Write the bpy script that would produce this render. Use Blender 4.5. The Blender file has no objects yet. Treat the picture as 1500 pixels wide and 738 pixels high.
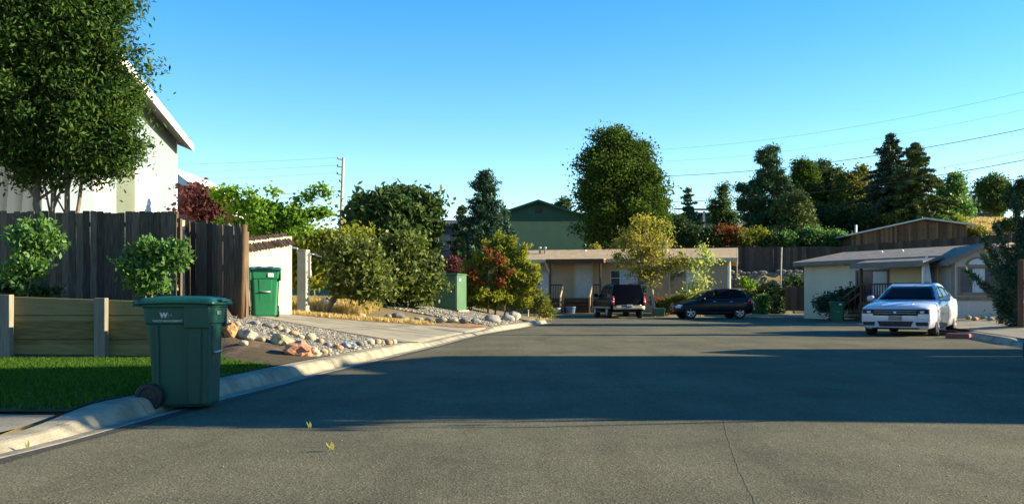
import bpy, bmesh, math, random
import numpy as np
from mathutils import Vector, Matrix, noise
from mathutils.bvhtree import BVHTree
SC = bpy.context.scene
COL = SC.collection
R = math.radians
# ---------------------------------------------------------------- camera, sky, sun, exposure
F, CX, HY, CH = 1400.0, 750.0, 436.0, 1.10      # focal length in photo pixels, principal column, horizon row, eye height
cd = bpy.data.cameras.new('camera'); cam = bpy.data.objects.new('camera', cd); COL.objects.link(cam)
cd.sensor_width = 36; cd.lens = F / 1500 * 36; cd.shift_y = (HY - 369) / 1500
cd.clip_start = .1; cd.clip_end = 3000
cam.location = (0, 0, CH); cam.rotation_euler = (R(90), 0, 0)
SC.camera = cam
SUN_EL, SUN_AZ = 19.0, 89.0                     # degrees; azimuth measured from +Y towards +X
wd = bpy.data.worlds.new('World'); SC.world = wd; wd.use_nodes = True
nt = wd.node_tree; nt.nodes.clear()
sky = nt.nodes.new('ShaderNodeTexSky'); sky.sky_type = 'NISHITA'; sky.sun_disc = False
sky.sun_elevation = R(SUN_EL); sky.sun_rotation = R(SUN_AZ)
sky.air_density = 1.15; sky.dust_density = .25; sky.ozone_density = 1.6; sky.altitude = 1400
hs = nt.nodes.new('ShaderNodeHueSaturation'); hs.inputs['Saturation'].default_value = 1.5; hs.inputs['Hue'].default_value = .505
bgn = nt.nodes.new('ShaderNodeBackground'); bgn.inputs[1].default_value = .086
wo = nt.nodes.new('ShaderNodeOutputWorld')
nt.links.new(sky.outputs[0], hs.inputs['Color']); nt.links.new(hs.outputs[0], bgn.inputs[0]); nt.links.new(bgn.outputs[0], wo.inputs[0])
ld = bpy.data.lights.new('sun', 'SUN'); lo = bpy.data.objects.new('sun', ld); COL.objects.link(lo)
ld.energy = 5.0; ld.angle = R(.53); ld.color = (1, .84, .58)
sd = Vector((math.cos(R(SUN_EL)) * math.sin(R(SUN_AZ)), math.cos(R(SUN_EL)) * math.cos(R(SUN_AZ)), math.sin(R(SUN_EL))))
lo.rotation_euler = sd.to_track_quat('Z', 'Y').to_euler(); lo.location = (60, 20, 40)
SC.view_settings.view_transform = 'Standard'; SC.view_settings.look = 'None'
SC.view_settings.exposure = 1.78; SC.view_settings.gamma = 1; SC.view_settings.use_curve_mapping = False
SC.render.engine = 'CYCLES'
SC.cycles.max_bounces = 6; SC.cycles.transparent_max_bounces = 6
random.seed(7); rng = np.random.default_rng(7)

# ---------------------------------------------------------------- helpers
def W(px, py, d):
    return Vector(((px - CX) / F * d, d, CH + (HY - py) / F * d))
def G(px, py, z=0.0):
    d = F * (CH - z) / (py - HY); return ((px - CX) / F * d, d)
def XX(px, d): return (px - CX) / F * d

def tag(o, label=None, cat=None, group=None, kind=None):
    if label: o['label'] = label
    if cat: o['category'] = cat
    if group: o['group'] = group
    if kind: o['kind'] = kind
    return o
def empty(name, loc=(0, 0, 0), rz=0, label=None, cat=None, group=None):
    o = bpy.data.objects.new(name, None); COL.objects.link(o); o.empty_display_size = .2
    o.location = loc; o.rotation_euler = (0, 0, rz)
    return tag(o, label, cat, group)
def setmat(me, m):
    for x in (m if isinstance(m, (list, tuple)) else [m]): me.materials.append(x)
def copy_tree(o, parent=None):
    c = o.copy(); COL.objects.link(c); c.parent = parent
    for ch in list(o.children): copy_tree(ch, c)
    return c

class MB:
    def __init__(s): s.v = []; s.f = []; s.mi = []; s.sm = []
    def add(s, vs, fs, mi=0, smooth=False):
        b = len(s.v); s.v += [tuple(v) for v in vs]
        for f in fs: s.f.append([b + i for i in f]); s.mi.append(mi); s.sm.append(smooth)
        return s
    def box(s, c, d, rz=0, mi=0, M=None):
        hx, hy, hz = d[0] / 2, d[1] / 2, d[2] / 2
        vs = [Vector((x, y, z)) for x in (-hx, hx) for y in (-hy, hy) for z in (-hz, hz)]
        mt = Matrix.Translation(Vector(c)) @ (Matrix.Rotation(rz, 4, 'Z') if M is None else M)
        return s.add([mt @ v for v in vs], [(0, 1, 3, 2), (4, 6, 7, 5), (0, 4, 5, 1), (2, 3, 7, 6), (0, 2, 6, 4), (1, 5, 7, 3)], mi)
    def b2(s, a, b, mi=0):
        return s.box([(a[i] + b[i]) / 2 for i in range(3)], [abs(b[i] - a[i]) for i in range(3)], 0, mi)
    def bar(s, a, b, w, h, mi=0):
        a = Vector(a); b = Vector(b); d = b - a; L = d.length; q = d.to_track_quat('X', 'Z').to_matrix().to_4x4()
        return s.box((a + b) / 2, (L, w, h), 0, mi, q)
    def tube(s, pts, rad, n=8, mi=0, cap=True, smooth=True):
        pts = [Vector(p) for p in pts]
        if not isinstance(rad, (list, tuple)): rad = [rad] * len(pts)
        vs = []; fs = []
        up = Vector((0.13, .21, 1)).normalized()
        for i, p in enumerate(pts):
            t = (pts[min(i + 1, len(pts) - 1)] - pts[max(i - 1, 0)]).normalized()
            a = t.cross(up)
            if a.length < 1e-3: a = t.cross(Vector((1, 0, 0)))
            a.normalize(); b = t.cross(a).normalized()
            for k in range(n):
                an = 2 * math.pi * k / n; vs.append(p + (a * math.cos(an) + b * math.sin(an)) * rad[i])
        for i in range(len(pts) - 1):
            for k in range(n):
                fs.append((i * n + k, i * n + (k + 1) % n, (i + 1) * n + (k + 1) % n, (i + 1) * n + k))
        s.add(vs, fs, mi, smooth)
        if cap:
            b0 = len(s.v) - len(vs)
            s.f.append([b0 + k for k in range(n)][::-1]); s.mi.append(mi); s.sm.append(False)
            s.f.append([b0 + (len(pts) - 1) * n + k for k in range(n)]); s.mi.append(mi); s.sm.append(False)
        return s
    def lathe(s, prof, n=24, axis='y', c=(0, 0, 0), mi=0, smooth=True, close=True):
        # prof: list of (radius, along)
        vs = []; fs = []; m = len(prof)
        for k in range(n):
            a = 2 * math.pi * k / n; ca, sa = math.cos(a), math.sin(a)
            for r, t in prof:
                v = (r * ca, t, r * sa) if axis == 'y' else ((r * ca, r * sa, t) if axis == 'z' else (t, r * ca, r * sa))
                vs.append((v[0] + c[0], v[1] + c[1], v[2] + c[2]))
        for k in range(n):
            for j in range(m - 1):
                a, b = k * m + j, ((k + 1) % n) * m + j
                fs.append((a, a + 1, b + 1, b))
        return s.add(vs, fs, mi, smooth)
    def prism(s, poly, a, b, axis='y', mi=0):
        # poly: 2D polygon; extruded from a to b along axis ('y': poly is (x,z); 'x': poly is (y,z); 'z': (x,y))
        def P(p, t): return (p[0], t, p[1]) if axis == 'y' else ((t, p[0], p[1]) if axis == 'x' else (p[0], p[1], t))
        n = len(poly); vs = [P(p, a) for p in poly] + [P(p, b) for p in poly]
        fs = [list(range(n))[::-1], [n + i for i in range(n)]] + [(i, (i + 1) % n, n + (i + 1) % n, n + i) for i in range(n)]
        return s.add(vs, fs, mi)
    def quad(s, a, b, c, d, mi=0): return s.add([a, b, c, d], [(0, 1, 2, 3)], mi)
    def build(s, name, m, parent=None, bevel=0, seg=2, loc=None, rz=None, recalc=True):
        me = bpy.data.meshes.new(name); me.from_pydata(s.v, [], s.f); setmat(me, m)
        me.polygons.foreach_set('material_index', s.mi); me.polygons.foreach_set('use_smooth', s.sm)
        if recalc and len(s.f) < 60000:
            bm = bmesh.new(); bm.from_mesh(me); bmesh.ops.recalc_face_normals(bm, faces=bm.faces); bm.to_mesh(me); bm.free()
        me.update()
        o = bpy.data.objects.new(name, me); COL.objects.link(o); o.parent = parent
        if loc is not None: o.location = loc
        if rz is not None: o.rotation_euler = (0, 0, rz)
        if bevel:
            b = o.modifiers.new('bevel', 'BEVEL'); b.width = bevel; b.segments = seg; b.limit_method = 'ANGLE'; b.angle_limit = R(35)
        return o

# ---------------------------------------------------------------- materials (all procedural)
def newmat(name):
    m = bpy.data.materials.new(name); m.use_nodes = True; t = m.node_tree
    return m, t, t.nodes['Principled BSDF']
def M(name, c1, c2=None, scale=4, rough=.8, bump=0, bscale=None, metal=0, coat=0, stretch=(1, 1, 1), detail=6, spec=.2, c3=None, lo=.35, hi=.65, coord='Object', emit=None):
    m, t, p = newmat(name)
    p.inputs['Roughness'].default_value = rough; p.inputs['Metallic'].default_value = metal
    p.inputs['Specular IOR Level'].default_value = spec
    p.inputs['Coat Weight'].default_value = coat; p.inputs['Coat Roughness'].default_value = .05
    tc = t.nodes.new('ShaderNodeTexCoord'); mp = t.nodes.new('ShaderNodeMapping'); mp.inputs['Scale'].default_value = stretch
    t.links.new(tc.outputs[coord], mp.inputs[0])
    c2 = c2 or tuple(x * .82 for x in c1)
    n = t.nodes.new('ShaderNodeTexNoise'); n.inputs['Scale'].default_value = scale; n.inputs['Detail'].default_value = detail; n.inputs['Roughness'].default_value = .6
    t.links.new(mp.outputs[0], n.inputs['Vector'])
    r = t.nodes.new('ShaderNodeValToRGB'); r.color_ramp.elements[0].position = lo; r.color_ramp.elements[1].position = hi
    r.color_ramp.elements[0].color = (*c1, 1); r.color_ramp.elements[1].color = (*c2, 1)
    if c3:
        e = r.color_ramp.elements.new((lo + hi) / 2); e.color = (*c3, 1)
    t.links.new(n.outputs[0], r.inputs[0]); t.links.new(r.outputs[0], p.inputs['Base Color'])
    if bump:
        n2 = t.nodes.new('ShaderNodeTexNoise'); n2.inputs['Scale'].default_value = bscale or scale * 4; n2.inputs['Detail'].default_value = 5
        t.links.new(mp.outputs[0], n2.inputs['Vector'])
        b = t.nodes.new('ShaderNodeBump'); b.inputs['Strength'].default_value = bump; b.inputs['Distance'].default_value = .02
        t.links.new(n2.outputs[0], b.inputs['Height']); t.links.new(b.outputs[0], p.inputs['Normal'])
    return m
def leafmat(name, cols, trans=.35, rough=.7, spec=.08):
    """colours vary leaf by leaf through the per-vertex 'var' attribute"""
    m, t, p = newmat(name)
    a = t.nodes.new('ShaderNodeAttribute'); a.attribute_name = 'var'
    r = t.nodes.new('ShaderNodeValToRGB'); el = r.color_ramp.elements
    el[0].color = (*cols[0], 1); el[1].color = (*cols[-1], 1)
    for i in range(1, len(cols) - 1):
        e = el.new(i / (len(cols) - 1)); e.color = (*cols[i], 1)
    t.links.new(a.outputs['Fac'], r.inputs[0]); t.links.new(r.outputs[0], p.inputs['Base Color'])
    p.inputs['Roughness'].default_value = rough; p.inputs['Specular IOR Level'].default_value = spec
    tr = t.nodes.new('ShaderNodeBsdfTranslucent'); mx = t.nodes.new('ShaderNodeMixShader'); mx.inputs[0].default_value = trans
    hsv = t.nodes.new('ShaderNodeHueSaturation'); hsv.inputs['Value'].default_value = 1.5; hsv.inputs['Saturation'].default_value = 1.1
    t.links.new(r.outputs[0], hsv.inputs['Color']); t.links.new(hsv.outputs[0], tr.inputs[0])
    t.links.new(p.outputs[0], mx.inputs[1]); t.links.new(tr.outputs[0], mx.inputs[2])
    t.links.new(mx.outputs[0], t.nodes['Material Output'].inputs[0])
    return m
def boards(name, c1, c2, c3, width=.14, axis='X', rough=.85, weather=1.0):
    """weathered vertical boards: a tone per board, streaks along the grain, fine grain bump"""
    m, t, p = newmat(name); L = t.links
    p.inputs['Roughness'].default_value = rough; p.inputs['Specular IOR Level'].default_value = .2
    tc = t.nodes.new('ShaderNodeTexCoord'); sp = t.nodes.new('ShaderNodeSeparateXYZ'); L.new(tc.outputs['Object'], sp.inputs[0])
    dv = t.nodes.new('ShaderNodeMath'); dv.operation = 'DIVIDE'; dv.inputs[1].default_value = width; L.new(sp.outputs[axis], dv.inputs[0])
    fl = t.nodes.new('ShaderNodeMath'); fl.operation = 'FLOOR'; L.new(dv.outputs[0], fl.inputs[0])
    wn = t.nodes.new('ShaderNodeTexWhiteNoise'); wn.noise_dimensions = '1D'; L.new(fl.outputs[0], wn.inputs['W'])
    mp = t.nodes.new('ShaderNodeMapping'); mp.inputs['Scale'].default_value = (14, 14, 1.3) if axis != 'Z' else (1.3, 14, 14)
    L.new(tc.outputs['Object'], mp.inputs[0])
    n = t.nodes.new('ShaderNodeTexNoise'); n.inputs['Scale'].default_value = 2.2; n.inputs['Detail'].default_value = 7; L.new(mp.outputs[0], n.inputs['Vector'])
    ad = t.nodes.new('ShaderNodeMath'); ad.operation = 'MULTIPLY_ADD'; ad.inputs[1].default_value = .45 * weather; L.new(wn.outputs['Value'], ad.inputs[0])
    L.new(n.outputs[0], ad.inputs[2])
    r = t.nodes.new('ShaderNodeValToRGB'); el = r.color_ramp.elements
    el[0].position = .38; el[0].color = (*c1, 1); el[1].position = .95; el[1].color = (*c3, 1); e = el.new(.65); e.color = (*c2, 1)
    L.new(ad.outputs[0], r.inputs[0]); L.new(r.outputs[0], p.inputs['Base Color'])
    b = t.nodes.new('ShaderNodeBump'); b.inputs['Strength'].default_value = .5; b.inputs['Distance'].default_value = .01
    L.new(n.outputs[0], b.inputs['Height']); L.new(b.outputs[0], p.inputs['Normal'])
    return m
def siding(name, c1, c2, pitch=.2, depth=.012, rough=.7):
    """painted panel siding with pressed vertical grooves (bump only)"""
    m, t, p = newmat(name); L = t.links
    p.inputs['Roughness'].default_value = rough; p.inputs['Specular IOR Level'].default_value = .25
    tc = t.nodes.new('ShaderNodeTexCoord')
    n = t.nodes.new('ShaderNodeTexNoise'); n.inputs['Scale'].default_value = .9; n.inputs['Detail'].default_value = 8
    L.new(tc.outputs['Object'], n.inputs['Vector'])
    r = t.nodes.new('ShaderNodeValToRGB'); r.color_ramp.elements[0].position = .35; r.color_ramp.elements[1].position = .68
    r.color_ramp.elements[0].color = (*c1, 1); r.color_ramp.elements[1].color = (*c2, 1)
    L.new(n.outputs[0], r.inputs[0]); L.new(r.outputs[0], p.inputs['Base Color'])
    sp = t.nodes.new('ShaderNodeSeparateXYZ'); L.new(tc.outputs['Object'], sp.inputs[0])
    dv = t.nodes.new('ShaderNodeMath'); dv.operation = 'DIVIDE'; dv.inputs[1].default_value = pitch; L.new(sp.outputs['X'], dv.inputs[0])
    fr = t.nodes.new('ShaderNodeMath'); fr.operation = 'FRACT'; L.new(dv.outputs[0], fr.inputs[0])
    gt = t.nodes.new('ShaderNodeMath'); gt.operation = 'GREATER_THAN'; gt.inputs[1].default_value = .07; L.new(fr.outputs[0], gt.inputs[0])
    b = t.nodes.new('ShaderNodeBump'); b.inputs['Strength'].default_value = 1; b.inputs['Distance'].default_value = depth
    L.new(gt.outputs[0], b.inputs['Height']); L.new(b.outputs[0], p.inputs['Normal'])
    return m
def shingles(name, c1, c2, sx=.3, sy=.14, rough=.9):
    m, t, p = newmat(name); L = t.links
    p.inputs['Roughness'].default_value = rough; p.inputs['Specular IOR Level'].default_value = .25
    tc = t.nodes.new('ShaderNodeTexCoord')
    br = t.nodes.new('ShaderNodeTexBrick'); br.inputs['Scale'].default_value = 1; br.inputs['Brick Width'].default_value = sx; br.inputs['Row Height'].default_value = sy
    br.inputs['Mortar Size'].default_value = .006; br.inputs['Color1'].default_value = (*c1, 1); br.inputs['Color2'].default_value = (*c2, 1)
    br.inputs['Mortar'].default_value = (*[x * .5 for x in c1], 1)
    L.new(tc.outputs['Object'], br.inputs['Vector'])
    n = t.nodes.new('ShaderNodeTexNoise'); n.inputs['Scale'].default_value = 3; n.inputs['Detail'].default_value = 8; L.new(tc.outputs['Object'], n.inputs['Vector'])
    mx = t.nodes.new('ShaderNodeMix'); mx.data_type = 'RGBA'; mx.blend_type = 'MULTIPLY'; mx.inputs[0].default_value = .7
    L.new(br.outputs['Color'], mx.inputs[6]); L.new(n.outputs[0], mx.inputs[7]); L.new(mx.outputs[2], p.inputs['Base Color'])
    b = t.nodes.new('ShaderNodeBump'); b.inputs['Strength'].default_value = .5; b.inputs['Distance'].default_value = .01
    L.new(br.outputs['Fac'], b.inputs['Height']); b.invert = True; L.new(b.outputs[0], p.inputs['Normal'])
    return m
def asphalt():
    m, t, p = newmat('asphalt'); L = t.links
    p.inputs['Roughness'].default_value = .95; p.inputs['Specular IOR Level'].default_value = .08
    tc = t.nodes.new('ShaderNodeTexCoord')
    v = t.nodes.new('ShaderNodeTexVoronoi'); v.inputs['Scale'].default_value = 75; L.new(tc.outputs['Object'], v.inputs['Vector'])
    r = t.nodes.new('ShaderNodeValToRGB'); el = r.color_ramp.elements
    el[0].position = .0; el[0].color = (.065, .064, .043, 1); el[1].position = 1; el[1].color = (.28, .265, .19, 1)
    e = el.new(.55); e.color = (.115, .112, .078, 1); e = el.new(.9); e.color = (.155, .150, .105, 1)
    L.new(v.outputs['Color'], r.inputs[0])
    n = t.nodes.new('ShaderNodeTexNoise'); n.inputs['Scale'].default_value = .45; n.inputs['Detail'].default_value = 9; n.inputs['Roughness'].default_value = .65
    L.new(tc.outputs['Object'], n.inputs['Vector'])
    r2 = t.nodes.new('ShaderNodeValToRGB'); r2.color_ramp.elements[0].position = .3; r2.color_ramp.elements[1].position = .7
    r2.color_ramp.elements[0].color = (.62, .63, .63, 1); r2.color_ramp.elements[1].color = (1.15, 1.13, 1.05, 1)
    L.new(n.outputs[0], r2.inputs[0])
    mx = t.nodes.new('ShaderNodeMix'); mx.data_type = 'RGBA'; mx.blend_type = 'MULTIPLY'; mx.inputs[0].default_value = 1
    L.new(r.outputs[0], mx.inputs[6]); L.new(r2.outputs[0], mx.inputs[7]); L.new(mx.outputs[2], p.inputs['Base Color'])
    mp = t.nodes.new('ShaderNodeMapping'); mp.inputs['Scale'].default_value = (1.0, .16, 1); L.new(tc.outputs['Object'], mp.inputs[0])
    n3 = t.nodes.new('ShaderNodeTexNoise'); n3.inputs['Scale'].default_value = 1.6; n3.inputs['Detail'].default_value = 6; n3.inputs['Roughness'].default_value = .7; L.new(mp.outputs[0], n3.inputs['Vector'])
    r3 = t.nodes.new('ShaderNodeValToRGB'); r3.color_ramp.elements[0].position = .32; r3.color_ramp.elements[1].position = .52
    r3.color_ramp.elements[0].color = (.72, .71, .70, 1); r3.color_ramp.elements[1].color = (1, 1, 1, 1); L.new(n3.outputs[0], r3.inputs[0])
    mx2 = t.nodes.new('ShaderNodeMix'); mx2.data_type = 'RGBA'; mx2.blend_type = 'MULTIPLY'; mx2.inputs[0].default_value = .8
    L.new(mx.outputs[2], mx2.inputs[6]); L.new(r3.outputs[0], mx2.inputs[7]); L.new(mx2.outputs[2], p.inputs['Base Color'])
    b = t.nodes.new('ShaderNodeBump'); b.inputs['Strength'].default_value = .45; b.inputs['Distance'].default_value = .006
    L.new(v.outputs['Distance'], b.inputs['Height']); L.new(b.outputs[0], p.inputs['Normal'])
    return m

MT = {}
MT['asphalt'] = asphalt()
MT['tar'] = M('tar_joint', (.03, .03, .028), (.06, .058, .05), 20, .8, .3)
MT['crack'] = M('crack', (.092, .090, .062), (.115, .11, .08), 9, .9)
MT['concrete'] = M('concrete', (.27, .25, .185), (.17, .16, .12), 1.3, .85, .25, 60, detail=10)
MT['kerbc'] = M('kerb_concrete', (.30, .275, .20), (.15, .14, .105), 2.6, .85, .3, 50, detail=10)
MT['dirt'] = M('dirt', (.13, .10, .062), (.21, .165, .10), .9, .95, .5, 18, detail=10, c3=(.16, .135, .07))
MT['hill'] = M('dry_hill', (.20, .16, .055), (.33, .26, .10), .12, .95, .6, 3, detail=12, c3=(.14, .13, .05))
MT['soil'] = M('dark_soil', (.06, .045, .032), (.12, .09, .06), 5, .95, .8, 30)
MT['lawnbase'] = M('lawn_soil', (.05, .04, .022), (.08, .062, .035), 8, .95)
MT['duff'] = M('red_leaf_litter', (.17, .085, .05), (.26, .16, .09), 6, .95, .5, 40)
MT['grass'] = leafmat('grass_blade', [(.020, .055, .007), (.038, .095, .011), (.085, .15, .02)], .4)
MT['drygrass'] = leafmat('dry_grass', [(.28, .20, .07), (.42, .33, .13), (.50, .40, .18)], .3)
MT['stone'] = M('stone_grey', (.28, .28, .26), (.42, .41, .37), 6, .8, .4, 30)
MT['gravel'] = leafmat('gravel_stone', [(.075, .078, .072), (.14, .14, .13), (.21, .20, .165), (.34, .30, .22)], 0, .8, .2)
MT['timber'] = boards('timber_sleeper', (.085, .065, .024), (.145, .115, .042), (.19, .155, .07), .37, 'Z')
MT['timberpost'] = boards('grey_post', (.08, .075, .06), (.14, .13, .10), (.19, .175, .135), .4)
MT['fence'] = boards('old_fence', (.032, .025, .018), (.064, .050, .035), (.135, .105, .072), .142)
MT['fence_side'] = boards('old_fence_brown', (.06, .045, .03), (.14, .10, .06), (.24, .17, .10), .142)
MT['fencepost'] = M('fence_post_wood', (.13, .08, .04), (.08, .05, .028), 5, .8, .3, 40, stretch=(3, 3, .5))
MT['whiteboards'] = boards('pale_shed_boards', (.36, .29, .19), (.50, .43, .31), (.60, .54, .43), .17, 'Y', weather=.8)
MT['barnboards'] = boards('barn_boards', (.022, .017, .012), (.07, .045, .027), (.15, .095, .055), .2)
MT['hillfence'] = boards('hill_fence', (.018, .016, .014), (.034, .03, .025), (.06, .052, .042), .3)
MT['bark'] = M('bark', (.12, .09, .065), (.22, .17, .12), 6, .9, .9, 22, stretch=(3, 3, .6))
MT['palebark'] = M('pale_bark', (.42, .38, .30), (.26, .22, .17), 5, .85, .5, 22, stretch=(2, 2, .7))
MT['pinebark'] = M('pine_bark', (.36, .16, .08), (.16, .09, .06), 4, .9, .8, 20)
MT['lamp'] = M('clear_lamp', (.55, .57, .60), (.4, .42, .45), 8, .12, 0, coat=.8)
MT['chrome'] = M('chrome', (.65, .66, .68), (.5, .5, .52), 3, .15, metal=1)
MT['tyre'] = M('tyre_rubber', (.022, .022, .022), (.035, .034, .032), 10, .8, .2)
MT['rim'] = M('alloy_rim', (.55, .55, .57), (.42, .42, .44), 5, .3, metal=.6)
MT['blackp'] = M('black_plastic', (.018, .018, .02), (.03, .03, .032), 6, .45)
MT['glass'] = M('car_glass', (.003, .004, .006), (.005, .006, .008), 2, .06, spec=.06)
MT['tailred'] = M('tail_lamp_red', (.5, .02, .02), (.35, .015, .02), 6, .15, coat=.8)
MT['plate'] = M('blank_plate', (.16, .16, .16), (.24, .24, .23), 3, .5)
MT['white'] = M('white_paint', (.80, .80, .77), (.70, .70, .66), 1.5, .6)
MT['galv'] = M('galvanised', (.45, .46, .47), (.32, .33, .34), 8, .45, metal=.5)
MT['wire'] = M('wire', (.03, .03, .03), (.05, .05, .05), 2, .6)

# ---------------------------------------------------------------- leaves, trees
def leafmesh(name, cen, size, mat, parent=None, el=1.7, flat=0.0, jitter=.35, var=None, up=None):
    """many separate leaf faces (kite shaped) as one crown mesh; cen (N,3)"""
    n = len(cen)
    a = rng.normal(size=(n, 3)); a /= np.linalg.norm(a, axis=1)[:, None]
    if up is not None: a = a * (1 - up[1]) + np.array(up[0]) * up[1]; a /= np.linalg.norm(a, axis=1)[:, None]
    b = rng.normal(size=(n, 3)); b[:, 2] *= (1 - flat)
    b -= (b * a).sum(1)[:, None] * a; b /= np.linalg.norm(b, axis=1)[:, None]
    s = size * (1 + jitter * rng.normal(size=n)).clip(.5, 1.45)[:, None]
    L = a * s * .5 * el; Wd = b * s * .5
    V = np.empty((n, 4, 3)); V[:, 0] = cen - L; V[:, 1] = cen + Wd - L * .1; V[:, 2] = cen + L; V[:, 3] = cen - Wd - L * .1
    me = bpy.data.meshes.new(name); me.vertices.add(n * 4); me.vertices.foreach_set('co', V.reshape(-1))
    me.loops.add(n * 4); me.loops.foreach_set('vertex_index', np.arange(n * 4, dtype=np.int32))
    me.polygons.add(n); me.polygons.foreach_set('loop_start', np.arange(0, n * 4, 4, dtype=np.int32)); me.polygons.foreach_set('loop_total', np.full(n, 4, dtype=np.int32))
    at = me.attributes.new('var', 'FLOAT', 'POINT')
    vv = rng.random(n) if var is None else np.clip(var + rng.normal(size=n) * .15, 0, 1)
    at.data.foreach_set('value', np.repeat(vv, 4).astype(np.float32))
    me.update(calc_edges=True); me.materials.append(mat)
    o = bpy.data.objects.new(name, me); COL.objects.link(o); o.parent = parent
    return o
def clumps(ells, n, shell=.45, seed=0):
    """ells: (cx,cy,cz,rx,ry,rz[,weight])"""
    g = np.random.default_rng(seed); w = np.array([(e[3] * e[4] * e[5]) ** .8 * (e[6] if len(e) > 6 else 1) for e in ells]); w /= w.sum()
    idx = g.choice(len(ells), n, p=w); E = np.array([e[:6] for e in ells])[idx]
    d = g.normal(size=(n, 3)); d /= np.linalg.norm(d, axis=1)[:, None]
    r = g.random(n) ** shell
    r = r * np.array([1 + .42 * noise.noise(Vector(tuple(v * 1.9)) + Vector((seed % 97, float(i % 7), 0))) for v, i in zip(d, idx)])
    return E[:, :3] + d * r[:, None] * E[:, 3:6]
def limbs(mb, base, top, ends, r0, seed=0, mi=0, r1=None):
    g = random.Random(seed); base = Vector(base); top = Vector(top)
    k = 6; pts = []
    for i in range(k + 1):
        t = i / k; p = base.lerp(top, t) + Vector((g.uniform(-1, 1), g.uniform(-1, 1), 0)) * r0 * .8 * (t > 0) * (1 if i < k else .3)
        pts.append(p)
    mb.tube(pts, [r0 * (1.25 if i == 0 else 1) * (1 - .62 * i / k) for i in range(k + 1)], 9, mi)
    for e in ends:
        e = Vector(e); t = g.uniform(.35, .95); s = base.lerp(top, t); j = min(k - 1, int(t * k)); s = pts[j].lerp(pts[j + 1], t * k - j)
        mid = s.lerp(e, .5) + Vector((g.uniform(-1, 1), g.uniform(-1, 1), g.uniform(-.2, .9))) * (e - s).length * .12
        rr = r0 * (1 - .62 * t) * .5
        mb.tube([s, s.lerp(mid, .5) , mid, mid.lerp(e, .5), e], [rr, rr * .8, rr * .6, rr * .4, rr * .15], 6, mi, cap=False)
def tree(name, d, ells_px, base_px, leaf, mat, label, cat='tree', group=None, nclump=200, nleaf=60, clump_r=.35, trunk_r=.15, bark='bark', top_px=None, depth=.8, shell=.5, el=1.7, nlimb=22, flat=.0, seed=None, stems=None, hue=.5, base_z=None, up=None):
    """ells_px: ellipsoids given as (px,py,rx,ry[,dy,weight]) at distance d"""
    seed = seed if seed is not None else abs(hash_(name + label)) % 9999
    k = d / F; E = []
    for e in ells_px:
        c = W(e[0], e[1], d + (e[4] if len(e) > 4 else 0)); E.append((c.x, c.y, c.z, e[2] * k, e[2] * k * depth, e[3] * k, e[5] if len(e) > 5 else 1))
    bx = XX(base_px[0], d); bz = H(bx, d) if base_z is None else base_z
    root = empty(name, (bx, d, bz), 0, label, cat, group)
    C = clumps(E, nclump, shell, seed); C[:, 2] = np.maximum(C[:, 2], bz + .12)
    off = np.array((bx, d, bz))
    g = np.random.default_rng(seed + 1)
    cv = g.random(nclump) * .7 + .15
    idx = np.repeat(np.arange(nclump), nleaf); sig = np.array((1, 1, .72)) * clump_r
    P = C[idx] + g.normal(size=(len(idx), 3)) * sig * (g.random(len(idx)) ** .3)[:, None]
    P[:, 2] = np.maximum(P[:, 2], bz + .03)
    leafmesh('crown', P - off, leaf, mat, root, el=el, flat=flat, var=cv[idx] * .6 + hue * .4, up=up)
    mb = MB(); tp = W(*(top_px or ells_px[0][:2]), d)
    ends = [C[i] for i in g.choice(nclump, min(nlimb, nclump), replace=False)]
    loc = lambda v: tuple(np.array(v) - off)
    if stems:
        for si, (sx, tx, ty, r) in enumerate(stems):
            limbs(mb, (XX(sx, d) - bx, 0, -.1), loc(W(tx, ty, d)), [loc(e) for e in ends[si::len(stems)]], r, seed + si)
    else:
        limbs(mb, (0, 0, -.15), loc(tp), [loc(e) for e in ends], trunk_r, seed)
    mb.build('trunk', MT[bark], root)
    return root
def hash_(s):
    h = 5381
    for ch in s: h = (h * 33 + ord(ch)) % 1000003
    return h
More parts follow.
